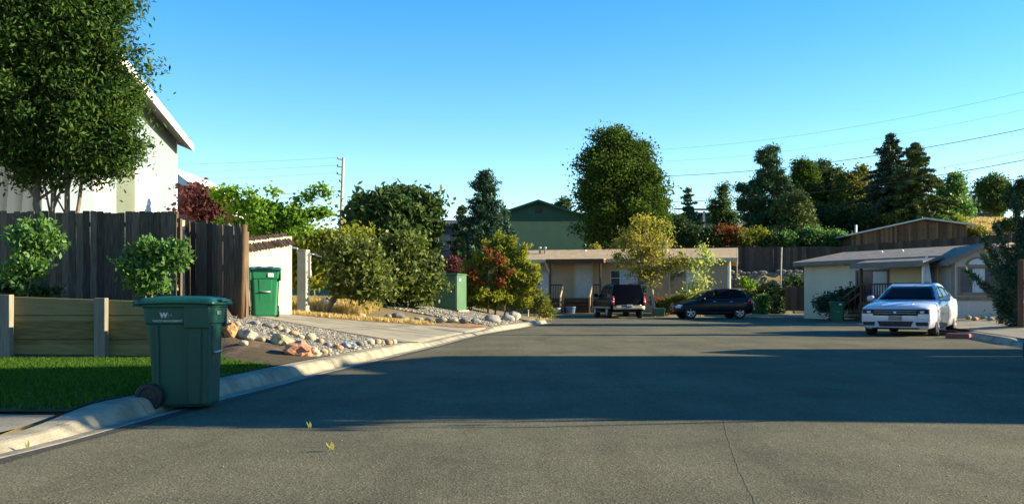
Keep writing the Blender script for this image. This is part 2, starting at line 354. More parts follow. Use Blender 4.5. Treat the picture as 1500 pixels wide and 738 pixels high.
def conifer(name, d, px, ytop, ybot, rpx, mat, label, bark='bark', levels=26, per=9, droop=.25, leaf=.28, tuft=46, lean=0, group=None, power=.8, seed=None, base_px=None, jag=.35, cat='tree', el=4.0, thick=.10):
    seed = seed or hash_(label); g = np.random.default_rng(seed)
    k = d / F; x = XX(px, d); bz = H(x, d); zt = W(px, ytop, d).z; zb = max(W(px, ybot, d).z, bz + .1); R0 = rpx * k
    root = empty(name, (x, d, bz), 0, label, cat, group)
    mb = MB(); lx = lean * k
    mb.tube([(0, 0, -.2), (lx * .3, 0, (zt - bz) * .4), (lx, 0, zt - bz)], [R0 * .07 + .05, R0 * .05 + .04, .02], 8)
    pts = []; vr = []
    for i in range(levels):
        t = (i + g.random() * .6) / levels; z = zb + (zt - zb) * t - bz
        rad = R0 * (1 - t) ** power * (.75 + jag * g.random()) + .12 * (1 - t)
        cx = lx * (z / (zt - bz)); n = max(4, int(per * (1 - t * .5))); a0 = g.random() * 6.28
        for j in range(n):
            a = a0 + 6.28 * j / n + g.normal() * .25; rr = rad * (.6 + .5 * g.random()); dz = -droop * rr + g.normal() * .1 + .18 * rr * (t > .75)
            tip = np.array((cx + rr * math.cos(a), rr * math.sin(a), z + dz)); st = np.array((cx, 0, z))
            m2 = (st + tip) / 2 + np.array((0, 0, .05 * rr))
            mb.tube([st, m2, tip], [.035 * (1 - t) + .012, .02 * (1 - t) + .008, .005], 5, cap=False)
            m = int(tuft * (.25 + .75 * (rr / (R0 + 1e-6)))); s = g.random(m) ** .7
            P = st + (tip - st) * s[:, None]; P[:, 2] += .05 * rr * np.sin(s * 3.14)
            P += g.normal(size=(m, 3)) * np.array((1, 1, .55)) * (thick * (1.25 - s) * R0 * .5 + .05)[:, None]
            pts.append(P); vr.append(np.full(m, g.random() * .6 + .2))
    P = np.vstack(pts)
    P = P[P[:, 2] > .05]; V_ = np.concatenate(vr)[:len(P)]
    leafmesh('crown', P, leaf, mat, root, el=el, var=V_, flat=.3)
    mb.build('trunk', MT[bark], root)
    return root
# ---------------------------------------------------------------- terrain
LK = [(-5.2, -25), (-4.3, 0), (-3.75, 5)] + [G(*p) for p in [(0, 671), (97, 647), (226, 611), (326, 584.5), (400, 566), (460, 550), (560, 526), (600, 516), (640, 507), (680, 496), (716, 488), (760, 481), (808, 473)]]
LKx = np.array([p[0] for p in LK]); LKy = np.array([p[1] for p in LK])
def kx(y): return float(np.interp(y, LKy, LKx))
RK = [(9.0, -25), (9.6, 0), (10.2, 12), (10.9, 20.3), (12.3, 25.7), (13.3, 29.6), (14.6, 33), (16.2, 38), (17.0, 43), (17.2, 48)]
RKx = np.array([p[0] for p in RK]); RKy = np.array([p[1] for p in RK])
def rkx(y): return float(np.interp(y, RKy, RKx))
def sst(a, b, x):
    t = min(1, max(0, (x - a) / (b - a))); return t * t * (3 - 2 * t)
def lowk(y):   # 1 where the left kerb is dropped for a driveway
    return max(1 - sst(7.4, 8.7, y), sst(20.0, 22.5, y) * (1 - sst(30.4, 31.8, y)))
HILLY = [0, 60, 66, 69.2, 70, 85, 105, 130, 150, 200, 300, 700]; HILLZ = [.15, .45, .8, 1.0, 3.0, 5.0, 8.6, 11.2, 12.4, 12.0, 8, 2]
HILLZL = [.15, .45, .8, 1.1, 1.3, 3.6, 6.6, 9.6, 10.6, 10.0, 7, 2]
def H(x, y):
    """ground height everywhere (road level 0)"""
    z = .12
    if y < 46:
        dk = kx(y) - .46 - x
        if dk > 0:
            b = .15 - .09 * lowk(y)
            sl = float(np.interp(y, [14.2, 15.6, 18, 22, 28, 31, 34, 46], [0, .24, .21, .155, .12, .13, .2, .19]))
            sl *= 1 - (1 - sst(15.0, 15.4, y)) * sst(-4.2, -4.9, x)
            z = b + min(sl * dk, .66) + .015 * max(0, dk - 5)
            if 15 < y < 20.3 and x < -4.8:      # raised bed behind the timber wall
                e = -4.9 - .55 * sst(15.6, 17.2, y)
                z = max(z, .15 + .93 * sst(15.25, 15.6, y) * sst(e, e - .35, x) * (1 - sst(19.4, 20.3, y)))
        else:
            dr = x - (rkx(y) + .46)
            z = .13 + min(.06 * dr, .5) if dr > 0 else -.12
    elif 0.5 < x < 17 and y < 55.6: z = -.12 if (y < 53.5) else .04
    if y >= 46 and not (0.5 < x < 17 and y < 55.6): z = .15 + .02 * max(0, y - 52) if abs(x - 8) > 10 else .15
    if y > 56: z = max(z, .15)
    if y > 58:
        hz = float(np.interp(y, HILLY, HILLZ)); hl = float(np.interp(y, HILLY, HILLZL)); t = sst(-5, 12, x)
        z = max(z, hl * (1 - t) + hz * t) if y > 60 else z
        if y > 75: z += noise.noise(Vector((x * .03, y * .03, 1.3))) * 1.1 * sst(75, 100, y) + noise.noise(Vector((x * .12, y * .12, 4))) * .35
    return z
def hit(px, py):
    """first ground point seen through a photo pixel"""
    y = 5.0
    while y < 200:
        p = W(px, py, y)
        if p.z <= H(p.x, y): return Vector((p.x, y, H(p.x, y)))
        y += .04
    return W(px, py, 60)

def grid_mesh(name, xs, ys, mat, zf, kind='structure', smooth=True):
    mb = MB(); nx, ny = len(xs), len(ys)
    vs = [(x, y, zf(x, y)) for y in ys for x in xs]
    fs = [(j * nx + i, j * nx + i + 1, (j + 1) * nx + i + 1, (j + 1) * nx + i) for j in range(ny - 1) for i in range(nx - 1)]
    mb.add(vs, fs, 0, smooth); o = mb.build(name, mat, recalc=False); tag(o, kind=kind); return o
xs = np.unique(np.concatenate([np.arange(-14, 20, .3), np.arange(-70, 90, 2.5), np.arange(-500, 501, 25)]).round(3))
ys = np.unique(np.concatenate([np.arange(6, 60, .3), np.arange(60, 160, 1.6), np.arange(-60, 6, 3), np.arange(160, 701, 20)]).round(3))
def gz(x, y): return H(x, y) - .03
ground = grid_mesh('ground', list(xs), list(ys), MT['dirt'], gz)
ground.data.materials.append(MT['hill'])
mi = np.zeros(len(ground.data.polygons), dtype=np.int32); cen = np.empty(len(mi) * 3); ground.data.polygons.foreach_get('center', cen); cen = cen.reshape(-1, 3)
mi[(cen[:, 1] > 66)] = 1; ground.data.polygons.foreach_set('material_index', mi)

# road sheet
pts = [(kx(y), y) for y in np.arange(-25, 41.6, .8)] + [(1.72, 41.6), (1.4, 44), (.9, 47), (.8, 50), (1.6, 53), (3, 55.5)]
rpts = [(rkx(y), y) for y in np.arange(-25, 48, .8)] + [(16.6, 51), (15.2, 54), (13, 55.5)]
bm = bmesh.new()
def strip_sheet(name, L, Rr, mat, z=0.0, kind='structure', n=8, zf=None):
    mb = MB(); m = min(len(L), len(Rr)); 
    vs = []
    for i in range(m):
        a, b = L[i], Rr[i]
        for k in range(n + 1):
            t = k / n; x = a[0] * (1 - t) + b[0] * t; y = a[1] * (1 - t) + b[1] * t
            vs.append((x, y, (zf(x, y) if zf else z)))
    fs = [(i * (n + 1) + k, i * (n + 1) + k + 1, (i + 1) * (n + 1) + k + 1, (i + 1) * (n + 1) + k) for i in range(m - 1) for k in range(n)]
    mb.add(vs, fs, 0, True); o = mb.build(name, mat, recalc=False); tag(o, kind=kind); return o
def resample(P, n):
    P = np.array(P, float); s = np.concatenate([[0], np.cumsum(np.hypot(*np.diff(P, axis=0).T))]); t = np.linspace(0, s[-1], n)
    return [(float(np.interp(u, s, P[:, 0])), float(np.interp(u, s, P[:, 1]))) for u in t]
roadL = resample(pts, 110); roadR = resample(rpts, 110)
road = strip_sheet('road', roadL, roadR, MT['asphalt'], 0.0)

# kerbs: rolled concrete kerb and gutter cast in segments
def kerb(name, line, side, mat, lowf=lambda y: 0, seg=3.0):
    """side=-1: kerb lies to the left of the line"""
    P = resample(line, int(sum(math.dist(line[i], line[i + 1]) for i in range(len(line) - 1)) / .25))
    mb = MB(); prof = [(-.02, .002), (.0, .008), (.15, -.004), (.18, .012), (.215, .075), (.25, .12), (.29, .142), (.47, .15), (.47, -.15)]
    per = int(seg / .25); 
    for s0 in range(0, len(P) - 1, per):
        s1 = min(s0 + per, len(P) - 1); vs = []
        for i in range(s0, s1 + 1):
            p = Vector((*P[i], 0)); a = Vector((*P[max(i - 1, 0)], 0)); b = Vector((*P[min(i + 1, len(P) - 1)], 0)); t = (b - a).normalized()
            if i == s0: p = p + t * .008
            if i == s1: p = p - t * .008
            nrm = Vector((t.y, -t.x, 0)) * side; lw = lowf(p.y)
            for o, z in prof:
                zz = z if z < .02 else z * (1 - .62 * lw)
                vs.append(p + nrm * o + Vector((0, 0, zz)))
        n = len(prof)
        fs = [((i) * n + k, (i) * n + k + 1, (i + 1) * n + k + 1, (i + 1) * n + k) for i in range(s1 - s0) for k in range(n - 1)]
        fs += [tuple(range(n)), tuple((s1 - s0) * n + k for k in range(n))[::-1]]
        mb.add(vs, fs, 0, False)
    o = mb.build(name, mat); tag(o, kind='structure'); return o
kl = kerb('kerb', [(kx(y), y) for y in np.arange(-6, 41.6, .5)] + [(1.4, 44), (.9, 47)], -1, MT['kerbc'], lowk)
kr = kerb('kerb', [(rkx(y), y) for y in np.arange(-6, 47.5, .5)] + [(16.6, 51), (15.2, 54), (13, 55.5)], 1, MT['kerbc'], lambda y: sst(27, 29, y) * (1 - sst(31, 33, y)) + sst(15.5, 17, y) * (1 - sst(21, 23, y)))
kf = kerb('kerb', [(3, 55.5), (8, 55.9), (13, 55.5)], -1, MT['kerbc'], lambda y: .75)
tj = strip_sheet('tar_joint', [(kx(y) + .02, y) for y in np.arange(2, 41, .4)], [(kx(y) + .15 + .05 * noise.noise(Vector((0, y * .9, 0))), y) for y in np.arange(2, 41, .4)], MT['tar'], .005, n=1)
# thin crack sealed in the asphalt
cp = resample([G(1058, 600), G(1066, 640), G(1085, 690), G(1108, 737), G(1125, 800)], 60)
strip_sheet('road_crack', [(x - .0025 + .012 * noise.noise(Vector((x * 5, y * 9, 0))), y) for x, y in cp], [(x + .002 + .012 * noise.noise(Vector((x * 5, y * 9, 0))), y) for x, y in cp], MT['crack'], .004, n=1)

# driveway across the dropped kerb, and the neighbour's walk at the near corner
dl = []; dr = []
for t in np.linspace(0, 1, 30):
    yn, yf = 20.6 + t * .1, 31.2 - 5.5 * t       # near and far ends at distance t up the drive
    xn = kx(yn) - .47 - 4.6 * t; xf = kx(yf) - .47 - (3.4 + 2.2 * 0) * t * 1.35
    dl.append((xn, yn - 1.0 * t * .6)); dr.append((xf, yf))
drive = strip_sheet('driveway', dl, dr, MT['concrete'], n=24, zf=lambda x, y: H(x, y) + .012)
for t in (.36, .7):
    i = int(t * 29); strip_sheet('driveway_joint', [dl[i], dr[i]], [(dl[i][0] - .03, dl[i][1]), (dr[i][0] - .03, dr[i][1])], MT['tar'], n=24, zf=lambda x, y: H(x, y) + .018)
jm = [((a[0] + b[0]) / 2, (a[1] + b[1]) / 2) for a, b in zip(dl, dr)]
strip_sheet('driveway_joint', jm, [(x, y + .05) for x, y in jm], MT['tar'], n=1, zf=lambda x, y: H(x, y) + .018)
strip_sheet('sidewalk', [(kx(y) - .47, y) for y in np.arange(1, 8.1, .5)], [(kx(y) - 5, y + .25) for y in np.arange(1, 8.1, .5)], MT['concrete'], n=16, zf=lambda x, y: H(x, y) + .02)
strip_sheet('sidewalk', [(rkx(y) + .47, y) for y in np.arange(0, 36, .5)], [(rkx(y) + 1.9, y) for y in np.arange(0, 36, .5)], MT['concrete'], n=5, zf=lambda x, y: H(x, y) + .03)
strip_sheet('driveway', [(rkx(y) + 1.9, y) for y in np.arange(28, 34, .5)], [(rkx(y) + 12, y + 4) for y in np.arange(28, 34, .5)], MT['concrete'], n=10, zf=lambda x, y: H(x, y) + .034)
strip_sheet('driveway', [(3.2, 56.3), (8, 56.5), (12.8, 56.3)], [(2.2, 59.2), (8, 59.2), (13.2, 58)], MT['concrete'], .17, n=4)

# lawn
def scatter(n, f, box):
    out = []; x0, x1, y0, y1 = box; g = np.random.default_rng(n)
    while len(out) < n:
        x, y = g.uniform(x0, x1), g.uniform(y0, y1)
        if f(x, y): out.append((x, y, H(x, y)))
    return np.array(out)
strip_sheet('lawn_soil', [(kx(y) - .48, y) for y in np.arange(8.2, 15.2, .3)], [(-11, y) for y in np.arange(8.2, 15.2, .3)], MT['lawnbase'], n=30, zf=lambda x, y: H(x, y) + .008)
def inlawn(x, y):
    e = kx(y) - .49 + .05 * noise.noise(Vector((x * 3, y * 3, 0)))
    far = 14.96 if x < -4.7 else 14.9 - (x + 4.7) * 1.2
    return x < e and 8.25 + .25 * noise.noise(Vector((x, 2, 0))) < y < far
P = scatter(80000, inlawn, (-10.5, -3, 8, 15.05)); P[:, 2] += .018
gr = leafmesh('lawn_grass', P, .011, MT['grass'], el=5, up=((0, 0, 1), .68)); tag(gr, 'short green lawn between the kerb and the timber wall', 'grass', kind='stuff')

# gravel stuff
def stones(name, P, size, mat, squash=.6, seed=1):
    g = np.random.default_rng(seed); n = len(P)
    base = np.array([(1, 0, 0), (-1, 0, 0), (0, 1, 0), (0, -1, 0), (0, 0, 1), (0, 0, -1)], float)
    F8 = np.array([(0, 2, 4), (2, 1, 4), (1, 3, 4), (3, 0, 4), (2, 0, 5), (1, 2, 5), (3, 1, 5), (0, 3, 5)])
    sc = size * (g.random((n, 1, 3)) * .8 + .6) * np.array((1, 1, squash)); V = base[None] * sc * (1 + .3 * g.normal(size=(n, 6, 1)).clip(-1, 1))
    a = g.random(n) * 6.28; c, s = np.cos(a)[:, None], np.sin(a)[:, None]
    x = V[:, :, 0] * c - V[:, :, 1] * s; y = V[:, :, 0] * s + V[:, :, 1] * c; V[:, :, 0] = x; V[:, :, 1] = y
    V += P[:, None, :]
    me = bpy.data.meshes.new(name); me.vertices.add(n * 6); me.vertices.foreach_set('co', V.reshape(-1))
    fi = (F8[None] + np.arange(n)[:, None, None] * 6).reshape(-1).astype(np.int32)
    me.loops.add(len(fi)); me.loops.foreach_set('vertex_index', fi); m = n * 8
    me.polygons.add(m); me.polygons.foreach_set('loop_start', np.arange(0, m * 3, 3, dtype=np.int32)); me.polygons.foreach_set('loop_total', np.full(m, 3, dtype=np.int32))
    at = me.attributes.new('var', 'FLOAT', 'POINT'); at.data.foreach_set('value', np.repeat(g.random(n), 6).astype(np.float32))
    me.update(calc_edges=True); me.materials.append(mat); o = bpy.data.objects.new(name, me); COL.objects.link(o); return o
def ingravel(x, y):
    dk = kx(y) - .49 - x
    return 0 < dk and x > -5.5 + .15 * noise.noise(Vector((x * 2, y * 2, 0))) and 15.6 + max(0, (-3.6 - x)) * .35 < y < 20.0 - .0 * dk
P = scatter(9000, ingravel, (-6, -1.5, 14.6, 20.6))
tag(stones('gravel', P, .034, MT['gravel']), 'loose grey gravel on the bank beside the driveway', 'gravel', kind='stuff')
def inisland(x, y):
    dk = kx(y) - .49 - x
    return .1 < dk < 5.2 and 32.2 + .12 * dk < y < 38
P = scatter(9000, inisland, (-6, 3, 31, 38))
tag(stones('gravel', P, .05, MT['gravel'], seed=3), 'grey gravel island round the green utility cabinet', 'gravel', kind='stuff')
# bank soil (dark) and leaf litter strip
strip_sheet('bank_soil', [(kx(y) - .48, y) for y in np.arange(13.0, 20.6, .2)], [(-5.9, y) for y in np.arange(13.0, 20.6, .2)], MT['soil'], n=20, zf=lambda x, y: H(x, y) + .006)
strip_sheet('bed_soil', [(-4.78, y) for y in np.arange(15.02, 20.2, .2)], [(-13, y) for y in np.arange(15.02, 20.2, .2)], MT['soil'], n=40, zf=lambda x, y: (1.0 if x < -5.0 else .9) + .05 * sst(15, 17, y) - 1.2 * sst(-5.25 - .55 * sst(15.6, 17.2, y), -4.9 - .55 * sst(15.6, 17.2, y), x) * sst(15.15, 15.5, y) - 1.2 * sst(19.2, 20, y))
strip_sheet('leaf_litter', [(dr[i][0], dr[i][1] + .05) for i in range(0, 30)], [(dr[i][0], dr[i][1] + .75) for i in range(0, 30)], MT['duff'], n=3, zf=lambda x, y: H(x, y) + .02)
def tufts(name, cen, n, r, hgt, mat, label, kind='stuff', cat='grass', w=.02):
    g = np.random.default_rng(len(cen) + n); C = np.array([(c[0], c[1], H(c[0], c[1])) for c in cen]); idx = np.repeat(np.arange(len(C)), n)
    P = C[idx] + g.normal(size=(len(idx), 3)) * np.array((r, r, 0)); P[:, 2] += hgt * (.25 + .3 * g.random(len(idx)))
    o = leafmesh(name, P, w, mat, el=hgt / w * .8, up=((0, 0, 1), .72)); return tag(o, label, cat, kind=kind)
tufts('dry_grass', [(dr[i][0] + rng.normal() * .1, dr[i][1] + .45 + abs(rng.normal()) * .25) for i in np.linspace(10, 29, 110).astype(int)], 34, .14, .15, MT['drygrass'], 'dry straw coloured grass strip along the far edge of the driveway')

# ---------------------------------------------------------------- rocks
def rock(px, py, w, h, col, label, group=None, cat='rock', d=None, angular=.16, name='rock'):
    p = hit(px, py + h * .42) if d is None else W(px, py, d)
    w *= 1.02; h *= 1.0; r = w / F * p.y / 2; rh = h / F * p.y / 2
    bm = bmesh.new(); bmesh.ops.create_icosphere(bm, subdivisions=3, radius=1); sd_ = random.random() * 50
    for v in bm.verts:
        n1 = noise.noise(v.co * 1.1 + Vector((sd_, 0, 0))); n2 = noise.noise(v.co * 3 + Vector((0, sd_, 0)))
        v.co *= 1 + angular * 1.6 * n1 + angular * .5 * n2; v.co.x *= r; v.co.y *= (r + rh) / 2; v.co.z *= rh
    me = bpy.data.meshes.new(name); bm.to_mesh(me); bm.free()
    for f in me.polygons: f.use_smooth = angular < .3
    key = 'rock_' + '_'.join(str(c) for c in col)
    if key not in MT: MT[key] = M('stone', col, tuple(c * .62 for c in col), 7, .8, .5, 30, coord='Object', detail=8)
    me.materials.append(MT[key]); o = bpy.data.objects.new(name, me); COL.objects.link(o)
    o.location = (p.x, p.y, p.z + rh * .62 if d is None else p.z); o.rotation_euler = (0, 0, random.random() * .8 - .4)
    return tag(o, label, cat, group)
GK = 'rocks banked along the kerb'
TAN, CRM, GRY, DGR, ORG, RED, GYL = (.40, .31, .18), (.46, .39, .26), (.27, .27, .235), (.17, .175, .17), (.46, .25, .11), (.42, .21, .13), (.36, .32, .19)
for a in [(337, 482, 24, 22, ORG, 'rusty orange boulder nearest the green wheeled bin at the bank'),
          (362, 489, 27, 17, (.42, .37, .28), 'grey tan boulder second from the wheeled bin on the bank'),
          (373, 473, 17, 9, GRY, 'flat grey stone high on the bank behind the grey tan boulder'),
          (392, 476, 17, 9, DGR, 'dark grey stone on top of the bank right of the leaning post'),
          (407, 480, 14, 9, TAN, 'small tan stone on the bank top between a dark and a cream stone'),
          (419, 484, 14, 9, CRM, 'cream stone above the large yellow grey split boulder'),
          (431, 488, 16, 11, (.42, .31, .19), 'rounded brown tan stone right above the large split boulder'),
          (412, 496, 29, 19, GYL, 'large yellow grey angular boulder with a pale right face'),
          (454, 493, 18, 13, CRM, 'cream wedge shaped stone above the big reddish boulder'),
          (468, 499, 12, 9, TAN, 'small tan stone behind the grey cobble in the bank'),
          (480, 504, 13, 9, GRY, 'round grey cobble just left of the orange kerb cobble'),
          (436, 510, 40, 25, RED, 'biggest reddish orange boulder standing low on the bank by the kerb'),
          (459, 515, 23, 15, CRM, 'pale cream boulder leaning on the right of the big reddish boulder'),
          (474, 514, 12, 9, TAN, 'small tan stone at the kerb right of the pale cream boulder'),
          (482, 513, 8, 8, CRM, 'tiny cream stone at the kerb beside the orange cobble'),
          (495, 508, 16, 9, ORG, 'smooth orange cobble on the kerb left of the long grey one'),
          (511, 505, 25, 12, (.30, .33, .36), 'long blue grey cobble lying on the kerb, widest of the row'),
          (527, 503, 13, 10, DGR, 'dark grey cobble right of the long blue grey one'),
          (534, 502, 8, 9, GRY, 'narrow grey cobble standing between two larger grey ones'),
          (541, 500, 15, 10, (.36, .38, .30), 'greenish grey cobble in the middle of the kerb row'),
          (553, 500, 12, 9, TAN, 'tan cobble fourth from the driveway end of the kerb row'),
          (560, 501, 8, 8, GRY, 'small grey cobble third from the driveway end of the kerb row'),
          (569, 501, 13, 9, ORG, 'orange brown cobble next to last at the driveway end'),
          (577, 502, 9, 8, (.5, .5, .46), 'pale grey cobble ending the kerb row at the driveway'),
          (356, 502, 15, 9, CRM, 'cream stone lying on dark soil below the grey tan boulder'),
          (383, 497, 12, 8, TAN, 'tan stone left of the large yellow grey boulder'),
          (440, 493, 12, 8, CRM, 'cream stone tucked behind the top of the reddish boulder'),
          (346, 474, 13, 8, TAN, 'tan stone on the bank top beside the leaning post foot'),
          (400, 488, 11, 7, CRM, 'small cream stone just above the large yellow grey boulder')]:
    rock(*a[:6], group=GK, angular=.34 if a[2] > 22 else .14)
# island edge stones
row = [(612, 467, 16), (629, 468, 15), (646, 468, 17), (663, 468, 16), (680, 469, 15), (697, 469, 14), (592, 466, 14)]
ordn = ['first', 'second', 'third', 'fourth', 'fifth', 'sixth', 'seventh', 'eighth', 'ninth', 'tenth', 'eleventh', 'twelfth']
for i, (x, y, w) in enumerate(sorted(row)):
    rock(x, y, w, 8, [GRY, (.34, .33, .28), DGR][i % 3], f'low grey edging cobble below the utility cabinet, {ordn[i]} from the left', 'edging cobbles of the gravel island')
for a in [(722, 466, 24, 14, (.28, .27, .25), 'dark oval boulder on the island corner, left of a trio'),
          (744, 465, 22, 12, (.34, .33, .30), 'middle boulder of the trio at the kerb corner by the cabinet'),
          (753, 462, 19, 15, (.40, .37, .30), 'tallest egg shaped boulder at the end of the gravel island'),
          (528, 462, 15, 10, (.46, .33, .20), 'round orange tan cobble alone in the dry grass strip'),
          (568, 463, 12, 7, GRY, 'small pale cobble in dry grass right of the orange one'),
          (583, 461, 18, 9, DGR, 'dark cobble where dry grass meets the gravel island'),
          (480, 443, 24, 20, (.30, .32, .36), 'blue grey boulder behind the dry grass near the pillar'),
          (497, 447, 14, 10, (.16, .16, .17), 'dark lava stone right of the blue grey boulder'),
          (490, 453, 12, 7, RED, 'small reddish stone below the blue grey boulder'),
          (512, 448, 13, 9, (.14, .14, .15), 'dark stone in the rubble under the leaning trunk'),
          (526, 449, 13, 9, (.17, .17, .17), 'dark stone at the right end of the rubble pile')]:
    rock(*a[:6], group='boulders round the gravel island')

# ---------------------------------------------------------------- retaining wall, fences, post
A = Vector((-10.2, 14.97, 0)); B = Vector((-4.72, 14.97, 0)); dirv = (B - A).normalized(); ang = math.atan2(dirv.y, dirv.x); LW = (B - A).length
rw = empty('retaining_wall', A, ang, 'olive brown timber sleeper retaining wall behind the lawn', 'retaining wall')
def wtop(s): return 1.20 - .19 * s / LW
for i in range(3):
    mb = MB(); s = 0
    z0, z1 = (.08, .45, .826)[i], (.442, .818, 1.1)[i]
    mb.prism([(0, z0), (LW, z0), (LW, z1 if i < 2 else wtop(LW)), (0, z1 if i < 2 else wtop(0))], 0, .08)
    mb.build('sleeper', MT['timber'], rw, bevel=.008)
for s in (2.32, 3.80, 5.3, .8):
    xw = A + dirv * s
    mb = MB(); mb.prism([(s - .085, 0), (s + .085, 0), (s + .085, wtop(s) + .03), (s - .085, wtop(s) + .03)], -.15, -.004); mb.build('post', MT['timberpost'], rw, bevel=.008)

def fence(name, A, B, z0, h, mat, label, bw=.142, gaps=(), post_every=2.4, rails=True, zslope=0, topj=.03, yback=.04, lean=.01, seed=3, bury=.05):
    A = Vector((*A, 0)); B = Vector((*B, 0)); L = (B - A).length; an = math.atan2(B.y - A.y, B.x - A.x); g = random.Random(seed)
    root = empty(name, (A.x, A.y, 0), an, label, 'fence')
    mb = MB(); s = 0; i = 0
    zb = z0 if callable(z0) else (lambda t: z0 + zslope * t)
    while s < L - .02:
        w = min(bw - .002, L - s)
        if not any(a <= s + w / 2 <= b for a, b in gaps):
            t0 = zb(s) - bury + g.uniform(-.01, .02); t1 = zb(s) + h + g.uniform(-topj, topj); tl = g.uniform(-lean, lean); yo = g.uniform(-.004, .004)
            w2 = w - (g.random() < .12) * g.uniform(.004, .014)
            mb.add([(s, yo, t0), (s + w2, yo, t0), (s + w2, yo + .019, t0), (s, yo + .019, t0), (s + tl, yo, t1 - .03), (s + w2 + tl, yo, t1 - .03), (s + w2 + tl, yo + .019, t1 - .03), (s + tl, yo + .019, t1 - .03),
                    (s + .014 + tl, yo, t1 - .012), (s + w2 - .014 + tl, yo, t1 - .012), (s + w2 - .014 + tl, yo + .019, t1 - .012), (s + .014 + tl, yo + .019, t1 - .012)],
                   [(0, 3, 2, 1), (0, 1, 5, 4), (1, 2, 6, 5), (2, 3, 7, 6), (3, 0, 4, 7), (4, 5, 9, 8), (5, 6, 10, 9), (6, 7, 11, 10), (7, 4, 8, 11), (8, 9, 10, 11)])
        s += bw; i += 1
    mb.build('boards', mat, root)
    if rails:
        for rz_ in (.3, h * .55, h - .25):
            mb = MB(); mb.bar((0, .045 + .019, zb(0) + rz_), (L, .045 + .019, zb(L) + rz_), .04, .09); mb.build('rail', mat, root)
    n = max(1, int(L / post_every)); 
    for k in range(n + 1):
        s = L * k / n; mb = MB(); mb.box((s, .14, zb(s) + h / 2 - .1), (.09, .09, h - .05)); mb.build('post', mat, root)
    return root
f1 = fence('fence', (XX(-60, 18.95), 18.95), (XX(258, 18.6), 18.6), lambda s: 1.05 - .008 * s, 1.76, MT['fence'], 'dark weathered board fence above the timber wall', gaps=((5.78, 5.83),), seed=5)
f2 = fence('fence', (XX(271, 19.6), 19.6), (XX(353, 19.0), 19.0), lambda s: .82 - .1 * s, 1.87, MT['fence'], 'short brown board fence with light slits left of leaning post', gaps=(), seed=9, lean=.02)
# pale boards standing in for the sunlit house wall seen between the fences
fp = empty('gap_boards', (XX(264.5, 19.5), 19.5, 1.0), R(38), 'narrow pale boards standing in for sunlit house wall between the dark fences', 'stand-in board')
for i, (a, b) in enumerate([(0, .30), (.33, .72), (.75, 1.1), (1.13, 1.5), (1.58, 1.78)]):
    mb = MB(); mb.b2((-.06, -.06, a - .1), (.07, .06, b - .1)); mb.build('board', MT['whiteboards'], fp)
mb = MB(); mb.b2((-.10, -.08, -.3), (-.065, .05, 1.85)); mb.build('post', MT['fencepost'], fp)
lp = MB(); b0 = hit(352, 468); t0 = W(358, 329, b0.y + .1)
lp.tube([b0 - Vector((0, 0, .1)), b0.lerp(t0, .5) + Vector((.01, 0, 0)), t0], [.068, .064, .058], 12); o = lp.build('wooden_post', MT['fencepost']); tag(o, 'leaning round wooden post at the end of the short fence', 'post')

# pale board shed; dark ridged sheet stands in for the shadow along its top
sh = empty('board_shed', (XX(364, 23.6), 23.6, .60), 0, 'sunlit pale board shed with dark ridged sheet for its top shadow behind a wheeled bin', 'shed')
dx, dy = XX(427, 26.2) - XX(364, 23.6), 2.6; L = math.hypot(dx, dy); an = math.atan2(dy, dx)
zt = lambda s: (1.90 + .30 * s / L)
mb = MB(); s = 0; g = random.Random(2)
while s < L - .01:
    w = min(.165, L - s); mb.box((s + w / 2, 0, zt(s) / 2), (w - .006, .02 + g.random() * .008, zt(s) + g.uniform(-.02, .02))); s += .17
o = mb.build('wall', MT['whiteboards'], sh); o.rotation_euler = (0, 0, an); o.data.transform(Matrix.Identity(4))
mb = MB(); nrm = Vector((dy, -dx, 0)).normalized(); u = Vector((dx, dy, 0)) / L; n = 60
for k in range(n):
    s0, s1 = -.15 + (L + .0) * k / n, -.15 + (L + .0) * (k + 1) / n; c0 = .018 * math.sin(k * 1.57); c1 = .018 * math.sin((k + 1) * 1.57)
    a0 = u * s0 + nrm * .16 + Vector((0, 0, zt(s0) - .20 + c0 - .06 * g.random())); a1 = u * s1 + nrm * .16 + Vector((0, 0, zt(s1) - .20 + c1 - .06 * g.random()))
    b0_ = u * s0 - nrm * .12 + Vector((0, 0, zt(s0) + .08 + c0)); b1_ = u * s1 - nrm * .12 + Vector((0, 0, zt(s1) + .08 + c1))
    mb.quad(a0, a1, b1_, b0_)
rf = mb.build('roof', M('top_shadow_sheet', (.022, .015, .012), (.045, .028, .02), 3, .7, .3, 20), sh)
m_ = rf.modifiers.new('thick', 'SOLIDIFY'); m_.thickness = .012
mb = MB(); e = u * L; mb.box((e.x - .35, e.y + .02, 1.0), (.6, .02, 2.0)); mb.build('end_wall', MT['fence_side'], sh)

# pillar by the driveway
pz = hit(444, 456)
pil = empty('beige_pillar', pz, R(-6), 'square beige stucco pillar beside the driveway with grey box on its side', 'pillar')
MT['stucco'] = M('stucco', (.40, .37, .27), (.31, .29, .21), 3, .9, .4, 60)
hp = (456 - 366) / F * pz.y
mb = MB(); mb.b2((-.15, -.1, -.1), (.12, .25, hp - .03)); mb.build('shaft', MT['stucco'], pil, bevel=.01)
mb = MB(); mb.b2((-.165, -.115, hp - .028), (.135, .265, hp + .01)); mb.build('cap', MT['stucco'], pil, bevel=.01)
mb = MB(); mb.b2((.122, .08, hp * .55), (.2, .23, hp * .95)); mb.build('meter_box', MT['galv'], pil, bevel=.01)
mb = MB(); mb.bar((.02, .2, hp - .05), (.42, .5, hp - .19), .02, .03); mb.bar((-.2, .1, hp + .05), (-.4, .1, hp + .09), .03, .05); mb.build('bracket', MT['white'], pil)

